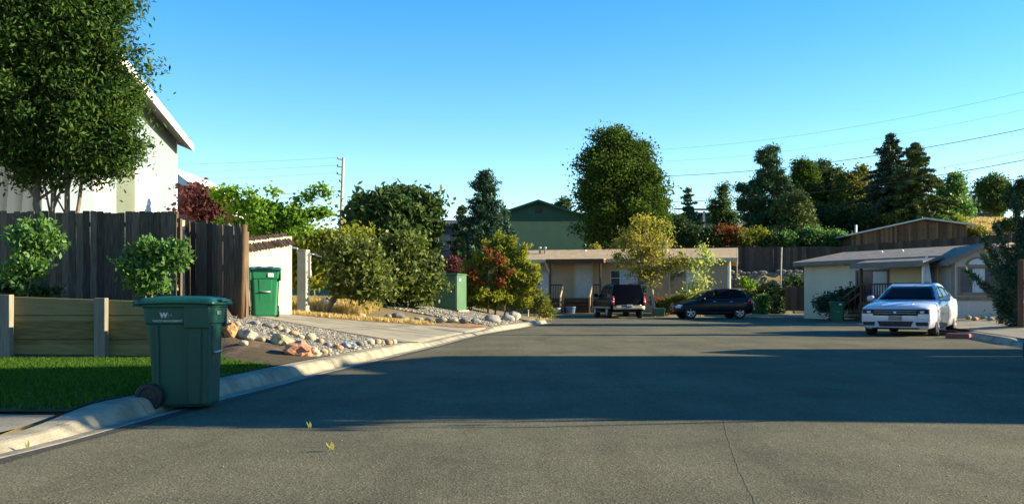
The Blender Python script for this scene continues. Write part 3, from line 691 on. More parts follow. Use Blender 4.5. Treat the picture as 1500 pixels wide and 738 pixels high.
# ---------------------------------------------------------------- wheeled bins
def text_mesh(txt, size, name, mat, parent, loc, rot, ext=.002, bold=0):
    cu = bpy.data.curves.new(name, 'FONT'); cu.body = txt; cu.size = size; cu.extrude = ext; cu.offset = bold; cu.align_x = 'LEFT'
    to = bpy.data.objects.new('tmp', cu); COL.objects.link(to)
    me = bpy.data.meshes.new_from_object(to, depsgraph=bpy.context.evaluated_depsgraph_get()); bpy.data.objects.remove(to)
    me.materials.clear(); me.materials.append(mat); o = bpy.data.objects.new(name, me); COL.objects.link(o); o.parent = parent; o.location = loc; o.rotation_euler = rot
    return o
MT['cablogo'] = M('faded_print', (.12, .17, .17), (.08, .12, .12), 40, .6)
MT['logo'] = M('pale_print', (.42, .47, .45), (.34, .40, .38), 30, .6)
def wheelie(loc, rz, green, label, logo=False, h=1.06, lidc=None, cat='wheeled bin', group=None):
    root = empty('wheeled_bin', loc, rz, label, cat, group)
    m = M('bin_green', green, tuple(c * .62 + .006 for c in green), 3.5, .5, .10, 60, spec=.3, stretch=(1, 1, .35), lo=.3, hi=.75, detail=10)
    ml = M('bin_lid_green', lidc or tuple(c * .9 for c in green), tuple(c * .7 for c in (lidc or green)), 2.5, .45, .08, 60, spec=.4)
    # body: rounded tapered tub, x = front (away from wheels)
    def ring(z, hx, hy, cx=0, r=.06, n=5):
        out = []
        for (sx, sy, a0) in ((1, 1, 0), (-1, 1, 90), (-1, -1, 180), (1, -1, 270)):
            for k in range(n):
                a = R(a0 + 90 * k / (n - 1)); out.append((cx + sx * (hx - r) + r * math.cos(a), sy * (hy - r) + r * math.sin(a), z))
        return out
    secs = [(.03, .245, .235, .02), (.06, .262, .25, .02), (.30, .272, .262, .01), (.84, .300, .292, 0), (.845, .318, .308, 0), (h - .06, .330, .318, 0), (h - .055, .345, .332, 0), (h - .01, .345, .332, 0), (h - .01, .315, .30, 0), (h - .2, .30, .28, 0)]
    vs = []; fs = []
    for z, hx, hy, cx in secs: vs += ring(z, hx, hy, cx)
    n = 20
    for i in range(len(secs) - 1):
        for k in range(n): fs.append((i * n + k, i * n + (k + 1) % n, (i + 1) * n + (k + 1) % n, (i + 1) * n + k))
    fs.append(tuple(range(n))[::-1]); fs.append(tuple((len(secs) - 1) * n + k for k in range(n)))
    mb = MB(); mb.add(vs, fs, 0, False)
    mb.build('tub', m, root, bevel=.008)
    # moulded ribs and front panel
    for sy in (-1, 1):
        for (x0, x1, x2, x3, y0, y1, z0) in ((-.20, -.17, -.17, -.20, .262, .300, .10), (.10, .22, .24, .12, .256, .298, .06)):
            mb = MB(); mb.add([(x0, sy * y0, z0), (x1, sy * y0, z0), (x2, sy * y1, .83), (x3, sy * y1, .83), (x0, sy * (y0 + .013), z0), (x1, sy * (y0 + .013), z0), (x2, sy * (y1 + .013), .83), (x3, sy * (y1 + .013), .83)],
               [(0, 1, 2, 3), (4, 7, 6, 5), (0, 4, 5, 1), (1, 5, 6, 2), (2, 6, 7, 3), (3, 7, 4, 0)]); mb.build('moulded_rib', m, root, bevel=.006)
        mb = MB(); mb.b2((.08, sy * .334, .80), (.325, sy * .300, h - .05)); mb.build('lift_pocket', m, root, bevel=.012)
    mb = MB(); mb.add([(.262, -.12, .2), (.262, .12, .2), (.297, .14, .82), (.297, -.14, .82), (.276, -.12, .2), (.276, .12, .2), (.310, .14, .82), (.310, -.14, .82)],
               [(0, 1, 2, 3), (4, 7, 6, 5), (0, 4, 5, 1), (1, 5, 6, 2), (2, 6, 7, 3), (3, 7, 4, 0)]); mb.build('front_panel', m, root, bevel=.006)
    # lift bar
    mb = MB(); mb.tube([(.29, -.10, .56), (.325, -.10, .56), (.325, .10, .56), (.29, .10, .56)], .011, 8); mb.build('lift_bar', MT['galv'], root)
    # lid: domed with overhang, hinged at the rear
    nx, ny = 24, 20; vs = []; fs = []
    for i in range(nx + 1):
        for j in range(ny + 1):
            u_, v_ = i / nx, j / ny; x = -.375 + .745 * u_; y = -.35 + .70 * v_
            e = min(u_, 1 - u_, v_, 1 - v_); z = h - .035 + .048 * min(1, e * 14) ** .5 + .012 * math.sin(math.pi * u_) + (.012 if (.25 < v_ < .4 or .6 < v_ < .75) and .2 < u_ < .9 else 0)
            vs.append((x, y, z))
    for i in range(nx):
        for j in range(ny): a = i * (ny + 1) + j; fs.append((a, a + ny + 1, a + ny + 2, a + 1))
    mb = MB(); mb.add(vs, fs, 0, True); lid = mb.build('lid', ml, root); s_ = lid.modifiers.new('t', 'SOLIDIFY'); s_.thickness = .02; s_.offset = 1
    mb = MB(); mb.b2((.34, -.17, h + .0), (.41, .17, h + .02)); mb.build('lid_grip', ml, lid, bevel=.008)
    mb = MB(); mb.tube([(-.415, -.27, h - .01), (-.415, .27, h - .01)], .017, 8)
    for y in (-.26, -.09, .09, .26): mb.b2((-.43, y - .012, h - .05), (-.33, y + .012, h + .005))
    mb.build('handle', m, root)
    # wheels on an axle
    mb = MB(); mb.tube([(-.25, -.30, .135), (-.25, .30, .135)], .012, 8); mb.build('axle', MT['galv'], root)
    for sy in (-1, 1):
        mb = MB(); mb.lathe([(.02, .04), (.085, .035), (.095, .05), (.125, .05), (.135, .03), (.135, -.03), (.125, -.05), (.095, -.05), (.085, -.035), (.02, -.04)], 28, 'y', (-.25, sy * .315, .135), 0, False)
        w = mb.build('wheel', MT['blackp'], root)
        mb = MB(); mb.lathe([(.0, sy * .045), (.03, sy * .045), (.03, 0)], 12, 'y', (-.25, sy * .315, .135)); 
        for k in range(6): mb.bar((-.25, sy * .355, .135), (-.25 + .085 * math.cos(k * 1.047), sy * .350, .135 + .085 * math.sin(k * 1.047)), .012, .014)
        mb.build('hub', MT['blackp'], w)
    if logo:
        rot = (R(90 - 3.2), 0, 0)
        text_mesh('W', .066, 'logo', MT['logo'], root, (-.15, -.319, .905), rot, .002, .004)
        text_mesh('M', .062, 'logo', MT['cablogo'], root, (-.08, -.319, .905), rot, .002, .001)
        text_mesh('WASTE MANAGEMENT', .028, 'lettering', MT['logo'], root, (-.225, -.3155, .862), rot, .001, .0003)
        mb = MB(); mb.b2((.322, -.09, .93), (.336, .06, .965)); mb.build('faded_label', MT['cablogo'], root)
    else:
        mb = MB(); mb.b2((.300, .05, .88), (.338, .17, .96)); mb.build('label', MT['white'], root)
    return root
wheelie((-3.27, 9.58, .004), R(2), (.004, .066, .044), 'large dark green wheeled bin with pale logo standing in the gutter', True, lidc=(.004, .066, .05))
b2 = hit(385, 459)
wheelie((XX(386, 20.9), 20.9, H(XX(386, 20.9), 20.9) + .01), R(-68), (.010, .17, .065), 'bright green wheeled bin in front of the pale board shed', h=1.06, lidc=(.02, .11, .15))

# utility cabinet
uc = hit(655, 454.5); uc = Vector((XX(655, 36), 36, H(XX(655, 36), 36)))
cb = empty('utility_cabinet', (uc.x, uc.y, uc.z - .02), R(-12), 'dark green steel utility cabinet on the gravel island', 'utility box')
MT['cab'] = M('cabinet_green', (.075, .15, .085), (.055, .12, .07), 2, .5, .05, 30)
ht = CH + (HY - 400) / F * 36 - uc.z
mb = MB(); mb.b2((-.72, -.4, 0), (.50, .95, ht - .06)); mb.build('body', MT['cab'], cb, bevel=.015)
mb = MB(); mb.b2((-.75, -.43, ht - .055), (.53, .98, ht)); mb.build('lid', MT['cab'], cb, bevel=.02)
for sx in (-.40, .19):
    mb = MB(); mb.b2((sx - .27, -.415, .1), (sx + .27, -.402, ht - .12)); dd = mb.build('door', MT['cab'], cb, bevel=.006)
    mb = MB(); mb.b2((sx + .2, -.44, ht * .5), (sx + .23, -.416, ht * .5 + .14)); mb.build('handle', MT['blackp'], dd)
mb = MB(); mb.b2((-.8, -.5, -.12), (.58, 1.03, .0)); mb.build('plinth', MT['concrete'], cb)
mb = MB(); mb.b2((.502, -.1, ht - .28), (.506, .12, ht - .18)); mb.build('warning_label', MT['logo'], cb)
# ---------------------------------------------------------------- buildings
MT['pane'] = M('window_pane', (.03, .045, .06), (.05, .07, .09), 1.2, .08, spec=.4)
MT['curtain'] = M('pale_curtain_pane', (.42, .50, .55), (.30, .38, .44), 2.2, .12, stretch=(9, 1, .3), coat=.6)
MT['tan'] = siding('tan_siding', (.42, .31, .20), (.37, .27, .175), .2)
MT['tantrim'] = M('tan_trim', (.52, .44, .30), (.45, .38, .26), 2, .7)
MT['tanroof'] = shingles('tan_shingles', (.50, .38, .22), (.58, .44, .27))
MT['brownwood'] = M('brown_wood', (.12, .06, .035), (.075, .04, .026), 5, .7, .2, 30, stretch=(3, 3, 1))
MT['palewood'] = M('pale_worn_wood', (.50, .36, .20), (.36, .25, .14), 5, .7, .2, 30)
MT['greenwall'] = siding('green_siding', (.16, .22, .11), (.14, .19, .10), .3)
MT['greentrim'] = siding('dark_green_gable', (.022, .075, .055), (.018, .06, .045), .3)
MT['darkroof'] = shingles('dark_shingles', (.05, .05, .055), (.08, .08, .085))
MT['offwhite'] = siding('offwhite_siding', (.62, .55, .39), (.54, .48, .34), .2)
MT['bluewhite'] = siding('blue_white_siding', (.19, .235, .26), (.17, .215, .24), .4, .008)
MT['bayshade'] = M('bay_shade', (.38, .42, .30), (.33, .36, .26), 2, .7)
MT['greytrim'] = M('grey_trim', (.20, .17, .14), (.15, .13, .11), 2, .7)
MT['greyroof'] = shingles('grey_shingles', (.24, .22, .19), (.31, .29, .25))
MT['door'] = M('white_door', (.50, .50, .44), (.42, .42, .38), 2, .5)

def window(root, c, w, h, frame, pane, name='window', bars=0, ny=-1, mid=True, t=.07, arch=False):
    """a framed window on the local wall plane y=c.y, facing ny*y; the pane sits back in the frame"""
    x, y, z = c; mb = MB()
    y0, y1 = y + ny * .002, y + ny * .06
    mb.b2((x - w / 2 - t, y0, z - h / 2 - t), (x - w / 2, y1, z + h / 2 + t)); mb.b2((x + w / 2, y0, z - h / 2 - t), (x + w / 2 + t, y1, z + h / 2 + t))
    mb.b2((x - w / 2, y0, z + h / 2), (x + w / 2, y1 - ny * .002, z + h / 2 + t)); mb.b2((x - w / 2, y0, z - h / 2 - t), (x + w / 2, y1 - ny * .002, z - h / 2))
    if mid: mb.b2((x - .02, y0, z - h / 2), (x + .02, y1 - ny * .01, z + h / 2))
    f = mb.build(name, frame, root)
    pn = pane if isinstance(pane, list) else [pane]
    k = len(pn)
    for i in range(k):
        mb = MB(); mb.b2((x - w / 2 + w * i / k, y + ny * .003, z - h / 2), (x - w / 2 + w * (i + 1) / k, y + ny * .018, z + h / 2)); mb.build('pane', pn[i], f)
    if bars:
        mb = MB()
        for i in range(1, bars): xx = x - w / 2 + w * i / bars; mb.b2((xx - .012, y0, z - h / 2), (xx + .012, y + ny * .026, z + h / 2))
        for i in range(1, 3): zz = z - h / 2 + h * i / 3; mb.b2((x - w / 2, y0, zz - .012), (x + w / 2, y + ny * .024, zz + .012))
        mb.build('glazing_bar', MT['white'], f)
    mb = MB(); mb.b2((x - w / 2 - t - .03, y0, z - h / 2 - t - .04), (x + w / 2 + t + .03, y + ny * .10, z - h / 2 - t - .002)); mb.build('sill', frame, f)
    return f
def doorpart(root, c, w, h, mat, trim, ny=-1, panels=True):
    x, y, z = c; mb = MB(); mb.b2((x - w / 2, y + ny * .003, z), (x + w / 2, y + ny * .03, z + h))
    if panels:
        for a in (.12, .56):
            for sx in (-1, 1): mb.b2((x + sx * w * .24 - w * .17, y + ny * .03, z + h * a), (x + sx * w * .24 + w * .17, y + ny * .038, z + h * (a + .34)))
    d = mb.build('door', mat, root)
    mb = MB(); mb.b2((x - w / 2 - .1, y + ny * .002, z), (x - w / 2, y + ny * .06, z + h + .1)); mb.b2((x + w / 2, y + ny * .002, z), (x + w / 2 + .1, y + ny * .06, z + h + .1)); mb.b2((x - w / 2, y + ny * .002, z + h), (x + w / 2, y + ny * .058, z + h + .1))
    mb.build('door_frame', trim, d)
    mb = MB(); mb.lathe([(.001, -.03), (.03, -.02), (.035, 0), (.02, .03)], 10, 'y', (x + w * .4, y + ny * .07, z + 1.0)); mb.build('handle', MT['chrome'], d)
    return d
def gable_box(root, L, D, hw, rise, wall, trim, roofm, over=.35, side_over=.3, axis='x', zb=-.6, th=.14, gablemat=None, fascia=None):
    """rectangular house, local origin front-left corner, front along +x at y=0, depth D; ridge along axis"""
    mb = MB(); mb.b2((0, 0, zb), (L, D, hw))
    if axis == 'x': mb2 = MB(); mb2.prism([(0, hw + .001), (D, hw + .001), (D / 2, hw + rise)], .005, L - .005, 'x')
    else: mb2 = MB(); mb2.prism([(0, hw + .001), (L, hw + .001), (L / 2, hw + rise)], .005, D - .005, 'y')
    w = mb.build('wall', wall, root); mb2.build('gable', gablemat or wall, w)
    mb = MB()
    if axis == 'x':
        s = rise / (D / 2); e = over
        for sg in (0, 1):
            ya, yb = (-e, D / 2) if sg == 0 else (D / 2, D + e); za, zb_ = (hw - s * e, hw + rise) if sg == 0 else (hw + rise, hw - s * e)
            mb.prism([(ya, za + .02), (yb, zb_ + .02), (yb, zb_ + .02 + th), (ya, za + .02 + th)], -side_over, L + side_over, 'x')
    else:
        s = rise / (L / 2); e = side_over
        for sg in (0, 1):
            xa, xb = (-e, L / 2) if sg == 0 else (L / 2, L + e); za, zb_ = (hw - s * e, hw + rise) if sg == 0 else (hw + rise, hw - s * e)
            mb.prism([(xa, za + .02), (xb, zb_ + .02), (xb, zb_ + .02 + th), (xa, za + .02 + th)], -over, D + over, 'y')
    rf = mb.build('roof', roofm, root)
    mb = MB()
    if axis == 'x':
        mb.b2((-side_over, -e - .03, hw - s * e - .05), (L + side_over, -e - .003, hw - s * e + th + .01)); mb.b2((-side_over, D + e + .003, hw - s * e - .05), (L + side_over, D + e + .03, hw - s * e + th + .01))
        for xx in (-side_over - .025, L + side_over + .003):
            for (ya, za, yb, zb_) in ((-e, hw - s * e, D / 2, hw + rise), (D / 2, hw + rise, D + e, hw - s * e)):
                mb.prism([(ya, za - .04), (yb, zb_ - .04), (yb, zb_ + th + .03), (ya, za + th + .03)], xx, xx + .022, 'x')
    else:
        for yy in (-over - .025, D + over + .003):
            for (xa, za, xb, zb_) in ((-e, hw - s * e, L / 2, hw + rise), (L / 2, hw + rise, L + e, hw - s * e)):
                mb.prism([(xa, za - .04), (xb, zb_ - .04), (xb, zb_ + th + .03), (xa, za + th + .03)], yy, yy + .022, 'y')
        mb.b2((-e - .03, -over, hw - s * e - .05), (-e - .003, D + over, hw - s * e + th + .01)); mb.b2((L + e + .003, -over, hw - s * e - .05), (L + e + .03, D + over, hw - s * e + th + .01))
    mb.build('fascia', fascia or trim, rf)
    return w, rf

# tan single storey house at the end of the street
hr = empty('tan_house', (.35, 61.0, .15), R(-13.5), 'low tan house with shallow roof and covered porch behind the black van', 'house')
HL, HW_ = 13.2, 3.28
w_, r_ = gable_box(hr, HL, 7.6, HW_, .72, MT['tan'], MT['tantrim'], MT['tanroof'], .45, .45, fascia=MT['tantrim'])
mb = MB(); mb.box((HL - .06, -.012, 1.6), (.12, .03, 3.3)); mb.box((HL + .012, .06, 1.6), (.03, .12, 3.3)); mb.build('corner_trim', MT['white'], hr)
window(hr, (1.25, 0, 1.85), 1.45, 1.25, MT['tantrim'], [MT['pane'], MT['curtain']])
window(hr, (7.1, 0, 1.95), 2.2, 1.35, MT['tantrim'], [MT['pane'], MT['curtain'], MT['curtain'], MT['pane']], bars=4)
window(hr, (10.6, 0, 1.9), 1.9, 1.4, MT['tantrim'], [MT['pane'], MT['curtain']])
doorpart(hr, (4.25, 0, .95), 1.0, 2.05, MT['door'], MT['tantrim'])
# porch canopy with posts, deck, steps and rails
mb = MB(); mb.prism([(-1.5, HW_ - .12), (.4, HW_ + .06), (.4, HW_ + .19), (-1.5, HW_ + .02)], 2.2, 5.7, 'x'); pr = mb.build('porch_roof', MT['tanroof'], hr)
mb = MB(); mb.b2((2.15, -1.53, HW_ - .2), (5.75, -1.503, HW_ + .05)); mb.b2((5.703, -1.5, HW_ - .18), (5.73, .0, HW_ + .0)); mb.build('fascia', MT['brownwood'], pr)
for x in (2.4, 5.5):
    mb = MB(); mb.box((x, -1.35, HW_ / 2 - .1), (.1, .1, HW_ - .1)); mb.build('porch_post', MT['brownwood'], hr)
mb = MB(); mb.b2((2.3, -1.45, .75), (5.6, -.01, .93)); mb.b2((2.35, -1.4, -.1), (5.55, -1.36, .75)); mb.build('porch_deck', MT['brownwood'], hr)
for i in range(4):
    mb = MB(); mb.b2((3.3, -1.45 - .28 * (i + 1), .72 - .19 * i - .05), (5.0, -1.45 - .28 * i - .003, .76 - .19 * i)); mb.build('step', MT['brownwood'], hr)
for x in (3.25, 5.05):
    mb = MB(); mb.bar((x, -1.45, 1.75), (x, -2.6, .95), .06, .13); mb.build('stair_rail', MT['palewood'], hr)
    mb = MB(); mb.box((x, -2.55, .5), (.09, .09, 1.0)); mb.box((x, -1.5, .9), (.09, .09, 1.75)); mb.build('stair_post', MT['palewood'], hr)
for (a, b) in ((2.45, 3.2), (5.1, 5.5)):
    mb = MB(); mb.b2((a, -1.42, 1.7), (b, -1.36, 1.78))
    k = int((b - a) / .14)
    for i in range(k + 1): mb.b2((a + (b - a) * i / max(k, 1) - .015, -1.405, .93), (a + (b - a) * i / max(k, 1) + .015, -1.375, 1.7))
    mb.build('railing', MT['brownwood'], hr)
for i, x in enumerate((1.0, 1.35)):
    mb = MB(); mb.lathe([(.07, 0), (.07, .55), (.11, .56), (.11, .62), (.02, .68)], 14, 'z', (x, 2.2, HW_ + .35)); mb.build('roof_vent', MT['galv'], r_)
mb = MB(); mb.lathe([(.05, 0), (.05, .2), (.08, .24), (.02, .28)], 12, 'z', (3.9, 3, HW_ + .55)); mb.build('roof_vent', MT['white'], r_)
mb = MB(); mb.bar((1.9, -.42, HW_ - .1), (2.15, -.05, HW_ - .9), .07, .06); mb.build('downpipe', MT['white'], hr)
mb = MB(); mb.tube([(HL + .3, -.46, HW_ - .05), (HL + .42, -.4, HW_ - .1), (HL + .45, .05, HW_ - 1.1), (HL + .6, .05, HW_ - 1.2)], .04, 8); mb.build('downpipe', MT['tantrim'], hr)
mb = MB(); mb.tube([(9.3, 2.2, HW_ + .3), (9.3, 2.2, HW_ + 1.35)], .05, 8); mb.build('mast', MT['white'], r_)

# green two storey house behind
gr_ = empty('green_house', (XX(714, 86), 86, 4.0), R(-1), 'green two storey house with dark green gable rising behind the tan house', 'house')
gz0 = 4.0; hwG = CH + (HY - 321) / F * 86 - gz0; rsG = (321 - 296) / F * 86
w_, r_ = gable_box(gr_, (863 - 714) / F * 86, 10, hwG, rsG, MT['greenwall'], MT['greentrim'], MT['darkroof'], .6, .55, 'y', zb=-1, gablemat=MT['greentrim'], fascia=MT['greentrim'])
mb = MB(); mb.b2((0, -.05, hwG - .2), ((863 - 714) / F * 86, -.012, hwG + .08)); mb.build('band', MT['greentrim'], gr_)
mb = MB(); xg = (789 - 714) / F * 86; mb.b2((xg - .25, -.06, hwG + .55), (xg + .25, -.01, hwG + .95)); mb.build('gable_vent', MT['blackp'], gr_)
mb = MB(); mb.b2(((863 - 714) / F * 86 + .003, -.02, 0), ((863 - 714) / F * 86 + .05, .25, hwG)); mb.build('corner_trim', MT['tantrim'], gr_)

# dark elevated deck house behind the round tree, with dish
dk = empty('dark_deck_house', (XX(612, 74), 74, 2.0), R(4), 'dark house with raised deck, half hidden between the round tree and the cedar', 'house')
DK = M('dark_siding', (.06, .065, .08), (.045, .05, .06), 3, .8)
hD = CH + (HY - 330) / F * 74 - 2.0
gable_box(dk, 4.6, 6, hD, .5, DK, MT['darkroof'], MT['darkroof'], .5, .3, zb=-1.2)
window(dk, (1.9, 0, hD - 1.3), 1.0, 1.0, MT['greytrim'], MT['pane'])
mb = MB(); mb.b2((.3, -2.2, hD - 2.6), (4.0, -.01, hD - 2.45)); mb.build('deck', DK, dk)
for x in (.4, 2.1, 3.9):
    mb = MB(); mb.box((x, -2.1, (hD - 2.6) / 2 - .5), (.12, .12, hD - 1.6)); mb.box((x, -2.1, hD - 2), (.08, .08, 1)); mb.build('deck_post', DK, dk)
mb = MB(); mb.b2((.3, -2.15, hD - 1.55), (4.0, -2.08, hD - 1.48)); [mb.b2((.3 + .2 * i, -2.13, hD - 2.45), (.33 + .2 * i, -2.1, hD - 1.55)) for i in range(19)]; mb.build('railing', DK, dk)
mb = MB(); mb.lathe([(.0, .0), (.2, .03), (.34, .10), (.35, .11), (.2, .05), (.0, .02)], 20, 'x', (0, 0, 0)); ds = mb.build('satellite_dish', MT['greytrim'], dk); ds.location = (1.9, -.2, hD + 1.0)
mb = MB(); mb.tube([(1.9, -.1, hD + .2), (1.95, -.2, hD + 1.0)], .03, 6); mb.tube([(3.0, -.1, hD), (3.0, -.1, hD + 1.05)], .035, 6); mb.build('mast', MT['galv'], dk)

# tall pale blue house on the left: its long eave runs away from the camera, sunlit side wall below it
uw = Vector((-.203, .979)); an_w = math.atan2(uw.y, uw.x)
far_c = Vector((XX(287, 44) - .72, 43.5)); LWH = 22.0; near_c = far_c - uw * LWH
wh = empty('blue_white_house', (near_c.x, near_c.y, .9), an_w, 'tall pale blue house with wide white eave board behind the shade tree', 'house')
hwW = CH + (HY - 219) / F * 44 - .9 + .26
w_, r_ = gable_box(wh, LWH, 9, hwW, 1.9, MT['bluewhite'], MT['white'], MT['greyroof'], .66, .55, 'x', fascia=MT['white'], th=.26)
def sW(px):      # distance along the side wall of the point seen at a photo column
    d = (near_c.x - uw.x / uw.y * near_c.y) / ((px - CX) / F - uw.x / uw.y); return (d - near_c.y) / uw.y
a, b = sW(162), sW(206)
mb = MB(); mb.b2((a + .9, -.55, -.4), (b, -.004, hwW * .62)); bw_ = mb.build('bay', MT['white'], wh)
mb = MB(); mb.b2((a + .89, -.56, -.4), (a + .895, .0, hwW * .62)); mb.build('bay_shade_panel', MT['bayshade'], bw_)  # shade on the bay's near face put into a darker green panel
mb = MB(); mb.b2((sW(136), -.03, -.4), (sW(158), -.004, hwW * .62)); mb.build('panel', MT['white'], wh)
mb = MB(); mb.b2((LWH - .15, -.03, -.4), (LWH + .02, -.003, hwW)); mb.build('corner_trim', MT['white'], wh)
window(wh, (sW(236), 0, hwW * .8 - 9), 1.2, 1.2, MT['white'], MT['pane']) if False else None
# dark roof and wall standing in for its shaded near end
ga = empty('shaded_end_block', (XX(-90, 24.5), 24.5, .9), 0, 'low dark block standing in for the shaded house end under the big shade tree', 'garage')
hG = CH + (HY - 318) / F * 24.5 - .9
mb = MB(); mb.prism([(0, hG + 1.35), ((68 + 90) / F * 24.5, hG - .15), ((68 + 90) / F * 24.5, hG - .25), (0, hG + 1.2)], -.8, 3.2, 'y'); mb.build('roof', MT['darkroof'], ga)
mb = MB(); mb.prism([(0, -.5), (2.55, -.5), (2.55, hG - .1), (0, hG + 1.2)], 0, 3.0, 'y'); mb.build('wall', DK, ga)
# white rake of the house further back
w2 = empty('white_roof_house', (XX(240, 50), 50, .9), 0, 'sunlit white sloping roof edge of a house behind the purple tree', 'house')
k50 = F / 50; pk = (CH + (HY - 243) / k50 - .9); lw = CH + (HY - 303) / k50 - .9; x1 = (326 - 240) / k50; x0_ = 8 / k50
mb = MB(); mb.prism([(x0_ - 1.5, pk - 1.3), (x0_, pk - .5), (x1 - .5, lw - .1), (x1 - .5, -.5), (x0_ - 1.5, -.5)], 0, 7, 'y'); mb.build('wall', MT['bluewhite'], w2)
mb = MB(); mb.prism([(x0_, pk - .45), (x1, lw - .45), (x1, lw), (x0_, pk)], -.5, 7.3, 'y'); mb.prism([(x0_ - 2, pk - 1.5), (x0_ - .004, pk - .45), (x0_ - .004, pk), (x0_ - 2, pk - 1.1)], -.5, 7.3, 'y'); mb.build('roof', MT['white'], w2)

# off white mobile home on the right
WL = Vector((XX(1178, 51), 51, 0)); 
def mobile():
    A = Vector((XX(1178, 51), 51)); B = Vector((XX(1398, 42.5), 42.5)); L = (B - A).length; an = math.atan2(B.y - A.y, B.x - A.x)
    r = empty('mobile_home', (A.x, A.y, .45), an, 'off white mobile home with low grey roof, deck and arched gable window', 'mobile home')
    hw = 2.45
    gable_box(r, L, 6.5, hw, .55, MT['offwhite'], MT['greytrim'], MT['greyroof'], .45, .35, fascia=MT['greytrim'], zb=-.8)
    window(r, (L * .50, 0, 1.35), 1.9, 1.15, MT['greytrim'], [MT['pane'], MT['curtain']], t=.1)
    mb = MB(); mb.b2((L * .86 - .3, -.03, .5), (L * .86 + .3, -.004, 2.1)); d_ = mb.build('door', M('blue_door', (.05, .07, .14), (.04, .05, .1), 3, .4), r)
    mb = MB(); mb.b2((L * .86 - .38, -.05, .42), (L * .86 - .302, -.003, 2.2)); mb.b2((L * .86 + .302, -.05, .42), (L * .86 + .38, -.003, 2.2)); mb.b2((L * .86 - .302, -.05, 2.1), (L * .86 + .302, -.003, 2.2)); mb.build('door_frame', MT['greytrim'], d_)
    # covered deck
    dx0, dx1 = L * .56, L * .985
    mb = MB(); mb.b2((dx0, -1.5, .28), (dx1, -.004, .42)); mb.b2((dx0, -1.5, -.6), (dx1, -1.46, .28)); mb.build('deck', MT['brownwood'], r)
    mb = MB(); mb.prism([(-1.75, hw - .32), (.0, hw + .0), (.0, hw + .12), (-1.75, hw - .2)], dx0 - .25, dx1, 'x'); pr = mb.build('porch_roof', MT['greyroof'], r)
    mb = MB(); mb.b2((dx0 - .25, -1.79, hw - .42), (dx1, -1.752, hw - .16)); mb.build('fascia', MT['greytrim'], pr)
    for x in (dx0 + .1, dx1 - .3):
        mb = MB(); mb.box((x, -1.42, hw / 2 - .1), (.1, .1, hw - .35)); mb.build('porch_post', MT['brownwood'] if x < dx1 - 1 else MT['white'], r)
    mb = MB(); mb.b2((dx0 + .1, -1.46, 1.25), (dx1, -1.38, 1.33)); [mb.b2((dx0 + .1 + .16 * i, -1.44, .42), (dx0 + .14 + .16 * i, -1.4, 1.25)) for i in range(int((dx1 - dx0) / .16))]; mb.build('railing', MT['brownwood'], r)
    mb = MB(); mb.bar((dx0, -1.3, 1.3), (dx0 - 1.7, -1.3, .35), .07, .1); mb.bar((dx0, -1.3, .9), (dx0 - 1.7, -1.3, -.05), .06, .08); [mb.bar((dx0 - .4 * i, -1.3, 1.25 - .22 * i), (dx0 - .4 * i, -1.3, .3 - .22 * i), .04, .04) for i in range(5)]; mb.build('stair_rail', MT['brownwood'], r)
    for i in range(4):
        mb = MB(); mb.b2((dx0 - .3 * (i + 1), -1.3, .3 - .19 * i - .05), (dx0 - .3 * i - .003, -.3, .3 - .19 * i)); mb.build('step', MT['brownwood'], r)
    for x in (L * .36, L * .5):
        mb = MB(); mb.lathe([(.06, 0), (.06, .18), (.1, .2), (.02, .26)], 12, 'z', (x, 2.0, hw + .34)); mb.build('roof_vent', MT['white'], r)
    return r, A, B
mh, mA, mB = mobile()
# folded flag and hanging chime on the deck
def Lc(r, v): return r.matrix_world @ Vector(v)
gb = empty('gable_wing', (XX(1394, 41.2), 41.2, .42), R(-9), 'grey sided gable wing with arched window at the end of the mobile home', 'house wing')
LG = (1482 - 1394) / F * 41.2 * 1.03; hg = CH + (HY - 384) / F * 41.2 - .42
MT['greysiding'] = siding('grey_beige_siding', (.46, .43, .38), (.40, .38, .34), .2)
gable_box(gb, LG, 6, hg, (384 - 361) / F * 41.2, MT['greysiding'], MT['greytrim'], MT['greyroof'], .35, .22, 'y', fascia=MT['greytrim'], zb=-.7)
wf = window(gb, (1.09, 0, 1.42), 1.50, 1.02, MT['greytrim'], [MT['pane'], MT['curtain'], MT['pane']], t=.09, mid=False)
cx_, cz_ = 1.09, 2.05; n = 16
arc = [(cx_ + .52 * math.cos(math.pi * i / n), cz_ + .38 * math.sin(math.pi * i / n)) for i in range(n + 1)]; arc2 = [(cx_ + .42 * math.cos(math.pi * i / n), cz_ + .05 + .26 * math.sin(math.pi * i / n)) for i in range(n + 1)]
mb = MB(); mb.prism(arc, -.04, -.003); aw = mb.build('arched_window', MT['greytrim'], gb); mb = MB(); mb.prism(arc2, -.05, -.042)
MT['skypane'] = M('bright_pane', (.35, .5, .62), (.30, .44, .56), 1, .05, spec=.8, coat=1); mb.build('pane', MT['skypane'], aw)
mb = MB(); mb.b2((-.05, -.03, .55), (LG + .02, -.003, .72)); mb.build('skirting', MT['greytrim'], gb)
mb = MB(); mb.b2((-.02, -.028, -.5), (.12, -.002, hg)); mb.build('corner_trim', MT['greytrim'], gb)

